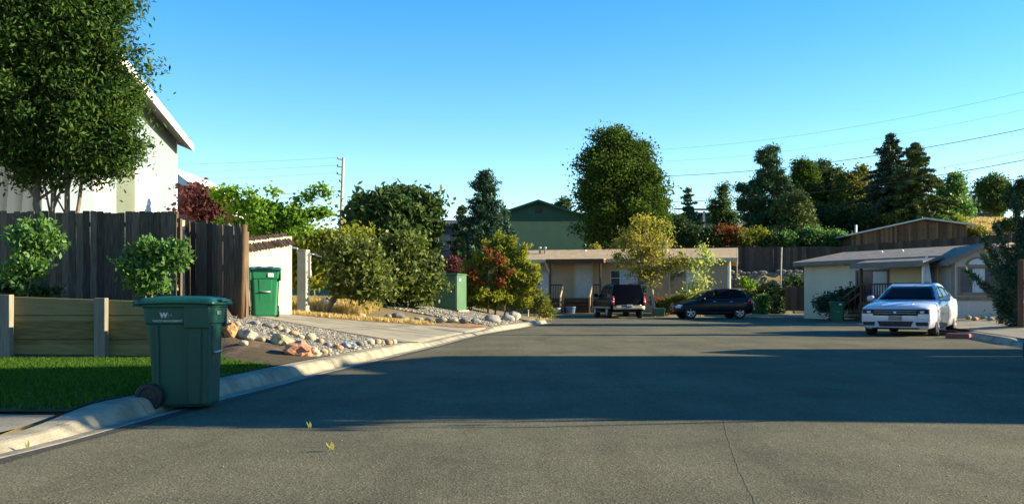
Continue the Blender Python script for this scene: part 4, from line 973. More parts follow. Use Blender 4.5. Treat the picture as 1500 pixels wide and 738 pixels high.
# timber barn on the slope
bz = 4.9; dB = 86
bn = empty('timber_barn', (XX(1247, dB), dB, bz), R(-4), 'long weathered brown timber barn with low metal roof on the slope', 'barn')
LB = (1411 - 1247) / F * dB * 1.0; hb = CH + (HY - 343) / F * dB - bz; rb = (343 - 322) / F * dB
pk_ = (1350 - 1247) / F * dB
mb = MB(); mb.prism([(0, -2), (LB, -2), (LB, hb + .75), (pk_, hb + rb - .1), (0, hb - .1)], 0, 7, 'y'); mb.build('wall', MT['barnboards'], bn)
mb = MB(); mb.prism([(-.6, hb - .22), (pk_, hb + rb), (pk_, hb + rb + .14), (-.6, hb - .08)], -.5, 7.5, 'y'); mb.prism([(pk_, hb + rb), (LB + .6, hb + .68), (LB + .6, hb + .82), (pk_, hb + rb + .14)], -.5, 7.5, 'y')
MT['metalroof'] = M('metal_roof', (.40, .42, .44), (.28, .30, .32), 2, .5, metal=.3); mb.build('roof', MT['metalroof'], bn)
mb = MB(); mb.b2((5.0, -.06, hb - 1.0), (6.2, -.005, hb + .1)); mb.build('shutter', MT['barnboards'], bn)
mb = MB(); mb.tube([(.7, 1, hb - .3), (.7, 1, hb + .9)], .1, 8); mb.build('flue', MT['white'], bn)

# far fence on the slope and rock wall under it
fence('hill_fence', (XX(1062, 71), 71), (XX(1500, 71), 71), lambda s: 2.95 + max(0, s - 8) * .075, 1.95, MT['hillfence'], 'long dark board fence running across the slope behind the houses', bw=.3, post_every=2.4, rails=False, topj=.05)
rwall = empty('rock_retaining_wall', (XX(1062, 69.6), 69.6, .9), 0, 'grey stacked rubble rock wall below the hill fence', 'rock wall')
mb = MB(); g = random.Random(4)
for i in range(620):
    x = g.uniform(-1, 17); z = g.uniform(0, 2.15); s = g.uniform(.14, .3)
    bm = bmesh.new(); bmesh.ops.create_icosphere(bm, subdivisions=1, radius=s)
    vs = [(v.co.x * 1.3 + x, v.co.y * .7 + z * .12 - .25, v.co.z * .8 + z) for v in bm.verts]; mb.add(vs, [[v.index for v in f.verts] for f in bm.faces]); bm.free()
mb.build('rubble', M('rubble', (.07, .07, .07), (.13, .125, .115), 2.5, .9, .5, 20), rwall)

# dark house on the ridge and pergola house
def ridge_house(px0, px1, ytop, ybot, d, label, posts, mat=None):
    z0 = CH + (HY - ybot) / F * d; r = empty('ridge_house', (XX(px0, d), d, z0), R(3), label, 'house'); L = (px1 - px0) / F * d; h = (ybot - ytop) / F * d
    m = mat or DK
    mb = MB(); mb.b2((0, 2.2, -3), (L, 8, h - .3)); mb.build('wall', m, r)
    mb = MB(); mb.prism([(-1.0, h - .35), (8.6, h - .35 + 1.0), (8.6, h - .2 + 1.0), (-1.0, h - .2)], -.6, L + .6, 'x'); mb.build('roof', MT['darkroof'], r)
    mb = MB(); mb.b2((0, -.4, -3), (L, -.3, 0)); mb.b2((0, -.5, -.15), (L, 2.2, 0)); mb.build('deck', m, r)
    for i in range(posts):
        mb = MB(); mb.box((.15 + (L - .3) * i / (posts - 1), -.3, h / 2 - .2), (.22, .22, h - .35)); mb.build('veranda_post', MT['white'], r)
    mb = MB(); mb.b2((0, -.42, .85), (L, -.36, .95)); mb.build('railing', MT['greytrim'], r)
    for i in range(3): window(r, (L * (.2 + .3 * i), 2.2, h * .5), 1.0, 1.0, MT['greytrim'], MT['pane'])
    return r
ridge_house(1018, 1064, 305, 340, 112, 'dark house with white veranda posts between the small pine and the big pine', 5)
ridge_house(1412, 1470, 280, 312, 150, 'flat dark house with a row of pale veranda posts on the ridge at right', 8)

# two storey house across the street to the right (its shade falls over the road)
rh = empty('grey_house', (14.2, 9.75, .2), R(-6), 'grey two storey house beside the road off to the right', 'house')
w_, r_ = gable_box(rh, 11, 3.9, 5.9, 2.6, MT['greysiding'], MT['white'], MT['greyroof'], .4, .4, 'x', fascia=MT['white'])
window(rh, (3, 0, 1.6), 1.4, 1.2, MT['white'], MT['pane']); window(rh, (7, 0, 1.6), 1.4, 1.2, MT['white'], MT['pane'])
rh2 = empty('caster_garage', (12.9, 13.55, .2), 0, 'unseen lower grey garage added beside the two storey house to shade the road', 'garage')  # unseen garage, added and sized to fill out the road shadow
gable_box(rh2, 8, 4.45, 4.5, .5, MT['greysiding'], MT['white'], MT['greyroof'], .3, .3, 'x', fascia=MT['white'])

rh3 = empty('caster_shed', (12.9, 18.4, .2), 0, 'unseen low grey shed added next to the grey garage to shade the road', 'shed')  # unseen shed, added for the low hump in the road shadow
gable_box(rh3, 5, 2.0, 2.3, .4, MT['greysiding'], MT['white'], MT['greyroof'], .25, .25, 'x', fascia=MT['white'])
mb = MB(); mb.tube([(16.4, 28.6, 0), (16.4, 28.6, 6.6)], [.2, .15], 12); o = mb.build('caster_pole', MT['palebark']); tag(o, 'unseen stout wooden pole added at right for its shadow band on the road', 'pole')  # unseen pole, added for the thin shadow band over the road

# ---------------------------------------------------------------- poles and wires
up = empty('utility_pole', (XX(497, 95), 95, 0), 0, 'tall weathered wooden utility pole with short stacked insulator arms', 'utility pole')
k95 = 95 / F; up.location.z = H(up.location.x, 95); zt_ = CH + (HY - 231) * k95 - up.location.z; lean = (503 - 497) * k95
mb = MB(); mb.tube([(0, 0, -.5), (lean, 0, zt_)], [.19, .13], 12); mb.build('pole', MT['palebark'], up)
armpts = []
for py, ln in ((234, 8), (245, 8), (256, 8), (267, 4), (282, 4), (288, 5)):
    z = CH + (HY - py) * k95 - up.location.z; x = lean * z / zt_; mb = MB(); mb.bar((x, 0, z), (x - ln * k95, 0, z + .05), .07, .09)
    a_ = mb.build('arm', MT['galv'], up)
    mb = MB(); mb.lathe([(.03, 0), (.09, .04), (.05, .09), (.09, .13), (.03, .2)], 8, 'z', (x - ln * k95, 0, z + .06)); mb.build('insulator', MT['greytrim'], a_)
    armpts.append(Vector((up.location.x + x - ln * k95, 95, up.location.z + z + .2)))
def wire(a, b, sag, r, label, group):
    a = Vector(a); b = Vector(b); n = 24
    pts = [a.lerp(b, i / n) - Vector((0, 0, sag * 4 * (i / n) * (1 - i / n))) for i in range(n + 1)]
    mb = MB(); mb.tube(pts, r, 5); o = mb.build('power_line', MT['wire'], recalc=False); o.location = pts[0]
    o.data.transform(Matrix.Translation(-pts[0])); return tag(o, label, 'power line', group)
for i, p in enumerate(armpts):
    wire(p, (p.x - 60, p.y + 4, p.z + .3 - .2 * i), .8, .009 if i < 4 else .02, f'wire leaving the left side of the wooden pole, {ordn[i]} from the top', 'wires on the wooden pole')
for (px, py, d) in ((520, 300, 95),):
    wire(armpts[2] + Vector((.6, 0, 0)), (XX(530, 100), 100, 6), .0, .01, 'thin guy wire slanting down right of the wooden pole', 'wires on the wooden pole')
for i, (pa, pb, r) in enumerate((((930, 221), (1640, 100), .007), ((930, 238), (1640, 128), .006), ((930, 259), (1640, 158), .022), ((940, 293), (1640, 190), .012), ((940, 296), (1640, 205), .025))):
    wire(W(*pa, 92), W(*pb, 66), 1.1, r * 1.1, f'overhead wire crossing the sky at right, {ordn[i]} from the top', 'overhead wires at right')

# ---------------------------------------------------------------- vehicles
def catm(S, n):
    S = np.array(S, float); m = len(S); out = []
    for i in range(m - 1):
        p0, p1, p2, p3 = S[max(i - 1, 0)], S[i], S[i + 1], S[min(i + 2, m - 1)]
        for k in range(n):
            t = k / n; out.append(.5 * ((2 * p1) + (-p0 + p2) * t + (2 * p0 - 5 * p1 + 4 * p2 - p3) * t * t + (-p0 + 3 * p1 - 3 * p2 + p3) * t ** 3))
    out.append(S[-1]); return np.array(out)
def car(name, loc, rz, label, cat, st, prof, hb, kk, z0, wheels, wr, paint, side_win, nose, dtl, tumble_top=.09):
    """st: stations x, z_bottom, z_shoulder, z_top, half width; prof: greenhouse side profile; kk: inward lean per metre"""
    root = empty(name, loc, rz, label, cat)
    S = catm(st, 5); mb = MB(); vs = []
    K = [(0, 0, 0), (.80, 0, 0), (.95, .10, 0), (1.0, .40, 0), (1.0, .75, 0), (.965, 1.0, 0), (.86, 1, .55), (.60, 1, .88), (.3, 1, .98), (0, 1, 1.0)]
    n = len(K)
    for x, zb, zs, zt, hw in S:
        row = []
        for a, b, c in K: row.append((x, a * hw, zb + (zs - zb) * b + (zt - zs) * c))
        vs += row + [(p[0], -p[1], p[2]) for p in row[1:-1]][::-1]
    N = 2 * n - 2; fs = []
    for i in range(len(S) - 1):
        for k in range(N): fs.append((i * N + k, i * N + (k + 1) % N, (i + 1) * N + (k + 1) % N, (i + 1) * N + k))
    fs.append(tuple(range(N))); fs.append(tuple((len(S) - 1) * N + k for k in range(N))[::-1])
    mb.add(vs, fs, 0, True)
    body = mb.build('body', [paint, MT['blackp']], root)
    # greenhouse
    mb = MB(); g = len(prof); yy = lambda z: hb - kk * (z - z0)
    vs = [(x, yy(z) - (tumble_top * .0), z) for x, z in prof] + [(x, -yy(z), z) for x, z in prof]
    fs = [tuple(range(g)), tuple(range(g, 2 * g))[::-1]] + [(i, (i + 1) % g, g + (i + 1) % g, g + i) for i in range(g)]
    mb.add(vs, fs, 0, True); cabin = mb.build('cabin', paint, root)
    bv = cabin.modifiers.new('b', 'BEVEL'); bv.width = .06; bv.segments = 4; bv.limit_method = 'ANGLE'; bv.angle_limit = R(25)
    # wheel wells cut out of the body
    for wx in wheels:
        mc = MB(); mc.lathe([(.001, -1.3), (wr * 1.16, -1.3), (wr * 1.16, 1.3), (.001, 1.3)], 36, 'y', (wx, 0, wr)); cut = mc.build('cut', MT['blackp'])
        m = body.modifiers.new('c', 'BOOLEAN'); m.object = cut; m.operation = 'DIFFERENCE'; m.solver = 'EXACT'
        bpy.context.view_layer.update(); me = bpy.data.meshes.new_from_object(body.evaluated_get(bpy.context.evaluated_depsgraph_get()))
        body.modifiers.clear(); old = body.data; body.data = me; me.name = 'body'; bpy.data.objects.remove(cut)
    me = body.data
    me.materials.clear(); me.materials.append(paint); me.materials.append(MT['blackp'])
    for p in me.polygons:
        c = p.center
        inw = any(abs(math.hypot(c.x - wx, c.z - wr) - wr * 1.16) < .02 and abs(p.normal.y) < .5 for wx in wheels)
        p.material_index = 1 if inw else 0
        if inw: p.use_smooth = False
    # inner floor so the wells are not open
    mb = MB(); hwm = max(s[4] for s in st); xs_ = [s[0] for s in st]
    mb.b2((min(xs_) + .25, -hwm * .62, min(s[1] for s in st) + .05), (max(xs_) - .25, hwm * .62, z0 - .15)); mb.build('chassis', MT['blackp'], root)
    # projection of details on the finished skin
    dg = bpy.context.evaluated_depsgraph_get(); V = []; P_ = []
    for o in (body, cabin):
        bpy.context.view_layer.update(); e = o.evaluated_get(dg); m2 = e.to_mesh(); b_ = len(V); V += [v.co.copy() for v in m2.vertices]; P_ += [[b_ + i for i in p.vertices] for p in m2.polygons]; e.to_mesh_clear()
    bvh = BVHTree.FromPolygons(V, P_)
    def decal(quad, direction, mat, nm, eps=.006, nu=10, nv=4, th=0, parent=None):
        d = Vector(direction); mbq = MB(); vs = []; q = [Vector(v) for v in quad]; ok = True
        for j in range(nv + 1):
            for i in range(nu + 1):
                u, v = i / nu, j / nv; p = (q[0] * (1 - u) + q[1] * u) * (1 - v) + (q[3] * (1 - u) + q[2] * u) * v
                h_, nn, _, _ = bvh.ray_cast(p - d * 3, d)
                vs.append((h_ - d * eps) if h_ is not None else (bvh.find_nearest(p)[0] - d * eps))
        fs = [(j * (nu + 1) + i, j * (nu + 1) + i + 1, (j + 1) * (nu + 1) + i + 1, (j + 1) * (nu + 1) + i) for j in range(nv) for i in range(nu)]
        mbq.add(vs, fs, 0, True); o = mbq.build(nm, mat, parent or root)
        s = o.modifiers.new('s', 'SOLIDIFY'); s.thickness = th or eps * .9; s.offset = 0
        return o
    # windows
    for sy in (1, -1):
        for wq in side_win:
            qd = [(x, sy * yy(z), z) for x, z in wq]
            decal(qd, (0, -sy, 0), MT['glass'], 'window', .005, 8, 4)
    def cross(a, b, ina, inb, nm):
        xa, za = a; xb, zb_ = b
        A0 = Vector((xa + (xb - xa) * ina, 0, za + (zb_ - za) * ina)); B0 = Vector((xa + (xb - xa) * inb, 0, za + (zb_ - za) * inb))
        nrm = Vector(((zb_ - za), 0, -(xb - xa))).normalized(); 
        if nrm.z < 0: nrm = -nrm
        qd = [(A0.x, -(yy(A0.z) - .07), A0.z), (A0.x, (yy(A0.z) - .07), A0.z), (B0.x, (yy(B0.z) - .09), B0.z), (B0.x, -(yy(B0.z) - .09), B0.z)]
        decal(qd, tuple(-nrm), MT['glass'], nm, .006, 12, 6)
    cross(prof[0], prof[1], .04, .92, 'windscreen'); cross(prof[-1], prof[-2], .08, .90, 'rear_window')
    # wheels
    hwb = max(s[4] for s in st)
    for wx in wheels:
        for sy in (1, -1):
            yc = sy * (hwb - .13); mb = MB(); w_ = .115
            mb.lathe([(wr * .66, -w_), (wr * .93, -w_), (wr, -w_ * .75), (wr, w_ * .75), (wr * .93, w_), (wr * .66, w_)], 36, 'y', (wx, yc, wr)); wh_ = mb.build('wheel', MT['tyre'], root)
            mb = MB(); f = yc + sy * w_ * .93
            mb.lathe([(wr * .68, f - sy * .10), (wr * .68, f), (wr * .60, f + sy * .004), (wr * .57, f - sy * .10)], 36, 'y', (wx, 0, wr))
            for k in range(5):
                a = k * 2 * math.pi / 5 + .3
                for da in (-.16, .16): mb.bar((wx + .03 * math.cos(a), f - sy * .02, wr + .03 * math.sin(a)), (wx + wr * .62 * math.cos(a + da), f - sy * .012, wr + wr * .62 * math.sin(a + da)), .05, .03)
            mb.lathe([(.001, f + sy * .004), (.05, f), (.06, f - sy * .05)], 16, 'y', (wx, 0, wr)); mb.build('rim', MT['rim'], wh_)
            mb = MB(); mb.lathe([(.001, f - sy * .09), (wr * .6, f - sy * .09)], 24, 'y', (wx, 0, wr)); mb.build('brake_disc', MT['blackp'], wh_)
    dtl(root, decal, yy)
    return root
def paintmat(nm, c, rough=.25, metal=0, coat=1, spec=.5): return M(nm, c, tuple(x * .97 for x in c), 1, rough, metal=metal, coat=coat, spec=spec)
def mirror(root, x, y, z, mat, s=1):
    for sy in (1, -1):
        mb = MB(); mb.tube([(x + .02, sy * (y - .12), z - .05), (x, sy * (y + .02), z - .02)], .025, 8, cap=True)
        mb.lathe([(.001, -.10 * s), (.06 * s, -.09 * s), (.085 * s, -.03), (.085 * s, .05), (.06 * s, .09 * s), (.001, .1 * s)], 14, 'y', (x, sy * (y + .10), z + .02)); mb.build('mirror', mat, root)
def seams(root, decal, xs_, zb, zt, hw, parentmat=None):
    for sy in (1, -1):
        for x in xs_: decal([(x - .006, sy * hw, zb), (x + .006, sy * hw, zb), (x + .006, sy * hw, zt), (x - .006, sy * hw, zt)], (0, -sy, 0), MT['blackp'], 'door_seam', .002, 1, 10)
def handles(root, decal, xs_, z, hw, mat):
    for sy in (1, -1):
        for x in xs_: decal([(x - .09, sy * hw, z - .014), (x + .09, sy * hw, z - .014), (x + .09, sy * hw, z + .014), (x - .09, sy * hw, z + .014)], (0, -sy, 0), mat, 'door_handle', .02, 3, 1)

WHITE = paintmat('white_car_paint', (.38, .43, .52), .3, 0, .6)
def d_sedan(root, decal, yy):
    fx = (-1, 0, 0); X = 3
    def fr(y0, y1, z0_, z1, mat, nm, eps=.008, y0t=None, y1t=None, nu=14): return decal([(X, y0, z0_), (X, y1, z0_), (X, y1 if y1t is None else y1t, z1), (X, y0 if y0t is None else y0t, z1)], fx, mat, nm, eps, nu, 4)
    gl = fr(-.58, .58, .56, .73, MT['blackp'], 'grille', .008, -.60, .60)
    for z in (.62, .68): decal([(X, -.54, z), (X, .54, z), (X, .54, z + .008), (X, -.54, z + .008)], fx, MT['rim'], 'grille_bar', .016, 14, 1, parent=gl)
    for s in (1, -1):
        hl = fr(s * .59, s * .87, .61, .73, MT['blackp'], 'headlight', .009, s * .60, s * .885, 8)
        decal([(X, s * .64, .625), (X, s * .74, .625), (X, s * .74, .685), (X, s * .64, .685)], fx, MT['lamp'], 'lamp', .014, 3, 3, parent=hl)
        fr(s * .54, s * .84, .29, .39, MT['blackp'], 'fog_recess', .008, s * .52, s * .86, 8)
    fr(-.40, .40, .27, .41, MT['blackp'], 'lower_intake', .008, -.47, .47)
    fr(-.62, .62, .20, .235, MT['blackp'], 'chin', .008)
    fr(-.17, .17, .44, .55, MT['plate'], 'licence_plate', .02, nu=2)
    bd = decal([(X, -.035, .60), (X, .035, .60), (X, .035, .68), (X, -.035, .68)], fx, MT['chrome'], 'badge', .022, 2, 2)
    mirror(root, .72, .93, 1.0, WHITE); seams(root, decal, (.95, -.12, -1.05), .28, .95, 2); handles(root, decal, (.08, -.88), .84, 2, WHITE)
    for s in (1, -1): decal([(-.9, s * 2, .70), (.9, s * 2, .60), (.9, s * 2, .615), (-.9, s * 2, .72)], (0, -s, 0), WHITE, 'body_crease', .01, 8, 1)
    for s in (1, -1): decal([(-3, s * .3, .78), (-3, s * .88, .78), (-3, s * .86, .92), (-3, s * .3, .92)], (1, 0, 0), MT['tailred'], 'tail_light', .008, 6, 3)
    for s in (1, -1): decal([(.98, s * .50, 3), (.98, s * .515, 3), (2.3, s * .40, 3), (2.3, s * .385, 3)], (0, 0, -1), MT['rim'], 'bonnet_crease', .006, 2, 10)
    decal([(2.36, -.60, 3), (2.375, -.60, 3), (2.375, .60, 3), (2.36, .60, 3)], (0, 0, -1), MT['blackp'], 'bonnet_gap', .003, 2, 10)
    # wiper
    mb = MB(); mb.bar((.80, -.05, 1.015), (.62, .52, 1.09), .015, .015); mb.build('wiper', MT['blackp'], root)
ch_d = 29.4
sedan = car('white_sedan', (XX(1337, ch_d), ch_d, .0), R(-90 - 33), 'white four door sedan parked facing the camera, front wheels turned', 'car',
    [(2.50, .36, .50, .56, .50), (2.48, .22, .66, .74, .80), (2.38, .19, .74, .82, .91), (2.05, .18, .80, .90, .945), (1.55, .18, .86, .955, .95), (.95, .18, .92, .995, .95), (.1, .18, .93, 1.0, .95), (-.9, .18, .97, 1.02, .95), (-1.6, .18, 1.0, 1.04, .955), (-2.1, .2, .99, 1.05, .92), (-2.42, .28, .93, 1.04, .85), (-2.52, .42, .80, .92, .70)],
    [(.92, .97), (.10, 1.40), (-.15, 1.45), (-.75, 1.465), (-1.15, 1.42), (-2.02, 1.04), (-2.0, .9), (.92, .9)], .86, .52, .95, (1.55, -1.50), .355, WHITE,
    [[(.62, 1.02), (-.10, 1.02), (-.10, 1.38), (.12, 1.365)], [(-.17, 1.02), (-1.0, 1.04), (-.95, 1.37), (-.17, 1.39)], [(-1.06, 1.06), (-1.5, 1.12), (-1.25, 1.28), (-1.02, 1.36)]], 0, d_sedan)

BLK = paintmat('black_car_paint', (.002, .002, .0025), .3, 0, .02, .08)
def d_suv(root, decal, yy):
    bx = (1, 0, 0); X = -3
    def bk(y0, y1, z0_, z1, mat, nm, eps=.01, nu=8): return decal([(X, y0, z0_), (X, y1, z0_), (X, y1, z1), (X, y0, z1)], bx, mat, nm, eps, nu, 3)
    MT['champ'] = M('champagne_bumper', (.42, .38, .27), (.36, .32, .24), 3, .35, coat=.3)
    bk(-.86, .86, .48, .66, MT['champ'], 'bumper', .07); bk(-.16, .16, .60, .74, MT['plate'], 'licence_plate', .09)
    for s in (1, -1):
        bk(s * .80, s * .92, .72, 1.18, MT['tailred'], 'tail_light', .02, 3)
        bk(s * .80, s * .92, .86, .94, MT['lamp'], 'reverse_light', .028, 3)
    bk(-.7, .7, .70, .715, MT['rim'], 'tailgate_trim', .012)
    mirror(root, .75, .98, 1.22, BLK, 1.3); seams(root, decal, (1.0, -.05, -1.05), .45, 1.1, 2); handles(root, decal, (.05, -.95), .98, 2, BLK)
    for s in (1, -1): decal([(-2.3, s * 2, .52), (2.2, s * 2, .52), (2.2, s * 2, .60), (-2.3, s * 2, .60)], (0, -s, 0), MT['champ'], 'side_trim', .012, 12, 1)
    for s in (1, -1):
        mb = MB(); mb.tube([(.1, s * .62, 1.83), (-.0, s * .62, 1.87), (-1.9, s * .62, 1.87), (-2.0, s * .62, 1.82)], .018, 6); mb.build('roof_rail', MT['blackp'], root)
        mb = MB(); mb.b2((-.9, s * .80, .30), (1.0, s * .98, .36)); mb.build('running_board', MT['blackp'], root)
suv_d = 53.4
suv = car('black_van', (XX(905, suv_d), suv_d, .0), R(90 + 7), 'black van like utility vehicle seen from behind by the porch steps', 'car',
    [(2.50, .5, .78, .84, .70), (2.44, .36, .88, .98, .88), (2.2, .34, .95, 1.04, .95), (1.5, .34, 1.02, 1.10, .975), (.9, .34, 1.08, 1.15, .98), (0, .34, 1.10, 1.16, .98), (-1.2, .34, 1.10, 1.16, .98), (-2.2, .36, 1.10, 1.16, .97), (-2.44, .40, 1.10, 1.15, .95), (-2.52, .5, 1.0, 1.08, .90)],
    [(1.10, 1.10), (.38, 1.72), (.15, 1.79), (-1.0, 1.83), (-2.15, 1.80), (-2.48, 1.12), (-2.45, 1.0), (1.10, 1.0)], .93, .26, 1.08, (1.55, -1.48), .37, BLK,
    [[(.82, 1.18), (-.02, 1.18), (-.02, 1.68), (.38, 1.66)], [(-.12, 1.18), (-1.02, 1.18), (-1.02, 1.70), (-.12, 1.70)], [(-1.12, 1.18), (-2.18, 1.18), (-2.05, 1.70), (-1.12, 1.70)]], 0, d_suv)

NAVY = paintmat('slate_blue_car_paint', (.007, .008, .010), .35, 0, .12, .2)
def d_hatch(root, decal, yy):
    fx = (-1, 0, 0)
    for s in (1, -1):
        decal([(3, s * .52, .58), (3, s * .80, .56), (3, s * .80, .72), (3, s * .54, .74)], fx, MT['lamp'], 'headlight', .01, 5, 3)
        decal([(-3, s * .60, .78), (-3, s * .86, .74), (-3, s * .84, 1.10), (-3, s * .66, 1.10)], (1, 0, 0), MT['tailred'], 'tail_light', .012, 5, 4)
        decal([(-1.98, s * 2, .78), (-1.72, s * 2, .90), (-1.78, s * 2, 1.06), (-1.95, s * 2, 1.04)], (0, -s, 0), MT['tailred'], 'tail_light', .012, 5, 4)
        decal([(-1.0, s * 2, .30), (1.0, s * 2, .30), (1.0, s * 2, .36), (-1.0, s * 2, .36)], (0, -s, 0), MT['blackp'], 'sill', .012, 8, 1)
    decal([(3, -.25, .45), (3, .25, .45), (3, .30, .72), (3, -.30, .72)], fx, MT['chrome'], 'grille', .01, 6, 4)
    decal([(-3, -.75, .42), (-3, .75, .42), (-3, .75, .60), (-3, -.75, .60)], (1, 0, 0), MT['rim'], 'bumper', .05, 8, 2)
    mirror(root, .68, .86, 1.02, NAVY); seams(root, decal, (.85, -.05, -.95), .35, .98, 2); handles(root, decal, (.05, -.82), .90, 2, MT['chrome'])
ht_d = 50.5
hatch = car('dark_hatchback', (XX(1041, ht_d), ht_d, 0), R(180 + 6), 'dark slate rounded hatchback parked sideways in front of the tan house', 'car',
    [(2.12, .32, .50, .56, .42), (2.05, .24, .62, .70, .66), (1.85, .22, .70, .80, .80), (1.4, .22, .80, .93, .85), (.9, .22, .90, 1.02, .86), (0, .22, .98, 1.06, .86), (-.9, .22, .99, 1.07, .865), (-1.5, .24, .98, 1.08, .86), (-1.95, .28, .92, 1.06, .80), (-2.12, .4, .78, .95, .66)],
    [(.98, 1.0), (.35, 1.44), (.0, 1.54), (-.6, 1.59), (-1.15, 1.56), (-1.55, 1.46), (-1.98, 1.02), (-1.95, .92), (.98, .92)], .80, .34, .98, (1.32, -1.30), .325, NAVY,
    [[(.72, 1.07), (.02, 1.07), (.02, 1.46), (.36, 1.39)], [(-.06, 1.07), (-.88, 1.07), (-.86, 1.50), (-.06, 1.49)], [(-.97, 1.08), (-1.62, 1.12), (-1.38, 1.42), (-.95, 1.49)]], 0, d_hatch)

# trailer whose wheel just enters the picture at the right edge
sedan.scale = (1.04, 1.04, 1.06)
tr = empty('utility_trailer', (8.80, 14.55, 0), R(90), 'black tyre of a small trailer parked at the right edge of the road', 'trailer')
for sy in (1, -1):
    mb = MB(); mb.lathe([(.17, -.09), (.26, -.09), (.285, -.06), (.285, .06), (.26, .09), (.17, .09)], 32, 'y', (0, sy * .80, .285)); w_ = mb.build('wheel', MT['tyre'], tr)
    mb = MB(); mb.lathe([(.001, sy * .05), (.10, sy * .05), (.13, sy * .01), (.172, sy * .08), (.172, -sy * .06)], 24, 'y', (0, sy * .80, .285)); mb.build('rim', M('red_rim', (.35, .08, .05), (.25, .06, .04), 4, .5), w_)
mb = MB(); mb.tube([(0, -.8, .285), (0, .8, .285)], .03, 8); mb.build('axle', MT['blackp'], tr)
mb = MB(); mb.b2((-2.3, -.62, .42), (.1, .62, .50)); mb.b2((-2.3, -.66, .5), (.1, -.62, .62)); mb.b2((-2.3, .62, .5), (.1, .66, .62)); mb.build('bed', MT['greytrim'], tr)
mb = MB(); mb.bar((-2.3, -.4, .45), (-3.2, 0, .45), .06, .06); mb.bar((-2.3, .4, .45), (-3.2, 0, .45), .06, .06); mb.bar((-3.15, 0, .45), (-3.55, 0, .45), .07, .07); mb.build('drawbar', MT['greytrim'], tr)

# red painted wheel stops by the sedan
MT['redc'] = M('worn_red_paint', (.24, .07, .065), (.16, .075, .065), 8, .8, .3, 40)
for i, (px, py, lb) in enumerate(((1385, 487.5, 'worn red concrete kerb block nearest the sedan front wheel'), (1404, 493, 'worn red concrete kerb block, the one nearer the camera'))):
    x, y = G(px, py, .05); mb = MB(); mb.prism([(-.32, -.05), (.32, -.05), (.29, .14), (-.29, .14)], -.13, .13, 'y'); o = mb.build('kerb_block', MT['redc'], loc=(x, y, .0), rz=R(-38), bevel=.02); tag(o, lb, 'kerb block', 'red kerb blocks')

# wheeled bin far right, leaf litter on road
x, y = XX(1229, 45.5), 45.8
wheelie((x, y, H(x, y)), R(-100), (.010, .12, .055), 'dark green wheeled bin by the black bush at the mobile home', h=1.0)
MT['yleaf'] = leafmat('yellow_leaf', [(.34, .32, .10), (.30, .32, .12)], .4)
def fallen(px, py, s, label):
    x, y = G(px, py, .01); mb = MB(); n = 9
    vs = [(0, 0, .02)] + [(s * (.6 + .4 * (k % 2)) * math.cos(k * 6.283 / n), s * .6 * math.sin(k * 6.283 / n), .006 + .03 * ((k * 7) % 3)) for k in range(n)]
    mb.add(vs, [(0, 1 + k, 1 + (k + 1) % n) for k in range(n)]); o = mb.build('fallen_leaf', MT['yleaf'], loc=(x, y, .004), recalc=False); tag(o, label, 'leaf', 'fallen leaves on the road')
fallen(484, 659, .034, 'crumpled yellow green fallen leaf casting a long shadow, the larger one')
fallen(453, 627, .024, 'small pale yellow fallen leaf farther up the road')
fallen(40, 656, .018, 'tiny dry leaf in the gutter at the near left corner')
P = np.array([(x, y, .004) for x, y in zip(rng.uniform(-3, 9, 130), rng.uniform(5, 30, 130)) if x > kx(y) + .1]); tag(stones('road_grit', P, .008, MT['gravel'], .5, 8), 'scattered pale grit on the asphalt', 'grit', kind='stuff')
# small things near the houses
MT['blueplastic'] = M('blue_plastic', (.10, .16, .24), (.08, .12, .2), 3, .4)
mb = MB(); mb.lathe([(.24, 0), (.29, .35), (.31, .36), (.31, .4), (.27, .4), (.25, .05), (0.001, .05)], 20, 'z'); o = mb.build('plastic_tub', MT['blueplastic'], loc=(XX(836, 57), 57, .17)); tag(o, 'blue grey plastic tub left of the porch steps', 'tub')
for px, r, lb in ((817, .22, 'pale round planter pot left of the plastic tub'),):
    mb = MB(); mb.lathe([(.001, 0), (r * .7, 0), (r, r * .9), (r * .8, r * 1.5), (r * .6, r * 1.5), (r * .6, r)], 20, 'z'); o = mb.build('planter_pot', MT['stone'], loc=(XX(px, 57), 57, .17)); tag(o, lb, 'pot')
mb = MB(); mb.prism([(-.28, 0), (.28, 0), (.33, .45), (-.33, .45)], -.25, .25, 'y'); o = mb.build('planter_box', M('green_planter', (.10, .15, .09), (.08, .12, .07), 3, .7), loc=(XX(965, 54), 54, .06), bevel=.015); tag(o, 'square green planter box at the foot of the yellow tree', 'planter')
# panel fence left of mobile home
fence('pale_gate', (XX(1150, 56), 56), (XX(1180, 54), 54), .4, 1.35, MT['hillfence'], 'low grey brown panel gate at the left end of the mobile home', bw=.14)
for px, yt, yb, d, lb in ((1143, 362, 425, 66, 'thin pale post standing before the rock wall'), (772, 447, 466, 50, 'thin pale stake in the shrubs beside the tan house')):
    p = W(px, yb, d); t = W(px + 2, yt, d); p.z = min(p.z, H(p.x, d) - .1) if d < 60 else p.z; mb = MB(); mb.tube([p - Vector((0, 0, .6)), t], .05, 8); o = mb.build('stake', MT['palebark']); tag(o, lb, 'post')
for px, yt, yb, d, lb in ((1466, 442, 484, 31, 'short dark timber post in front of the juniper'), (1495, 380, 482, 27.5, 'tall brown timber post at the right edge beside the juniper')):
    x = XX(px, d); mb = MB(); mb.box((x, d, (CH + (HY - yt) / F * d) / 2), (.12, .12, CH + (HY - yt) / F * d)); o = mb.build('timber_post', MT['brownwood'], bevel=.01); tag(o, lb, 'post')
mb = MB(); a = Lc(mh, (0, 0, 0)); 
MT['flag'] = M('white_cloth', (.75, .75, .78), (.6, .6, .65), 5, .8)
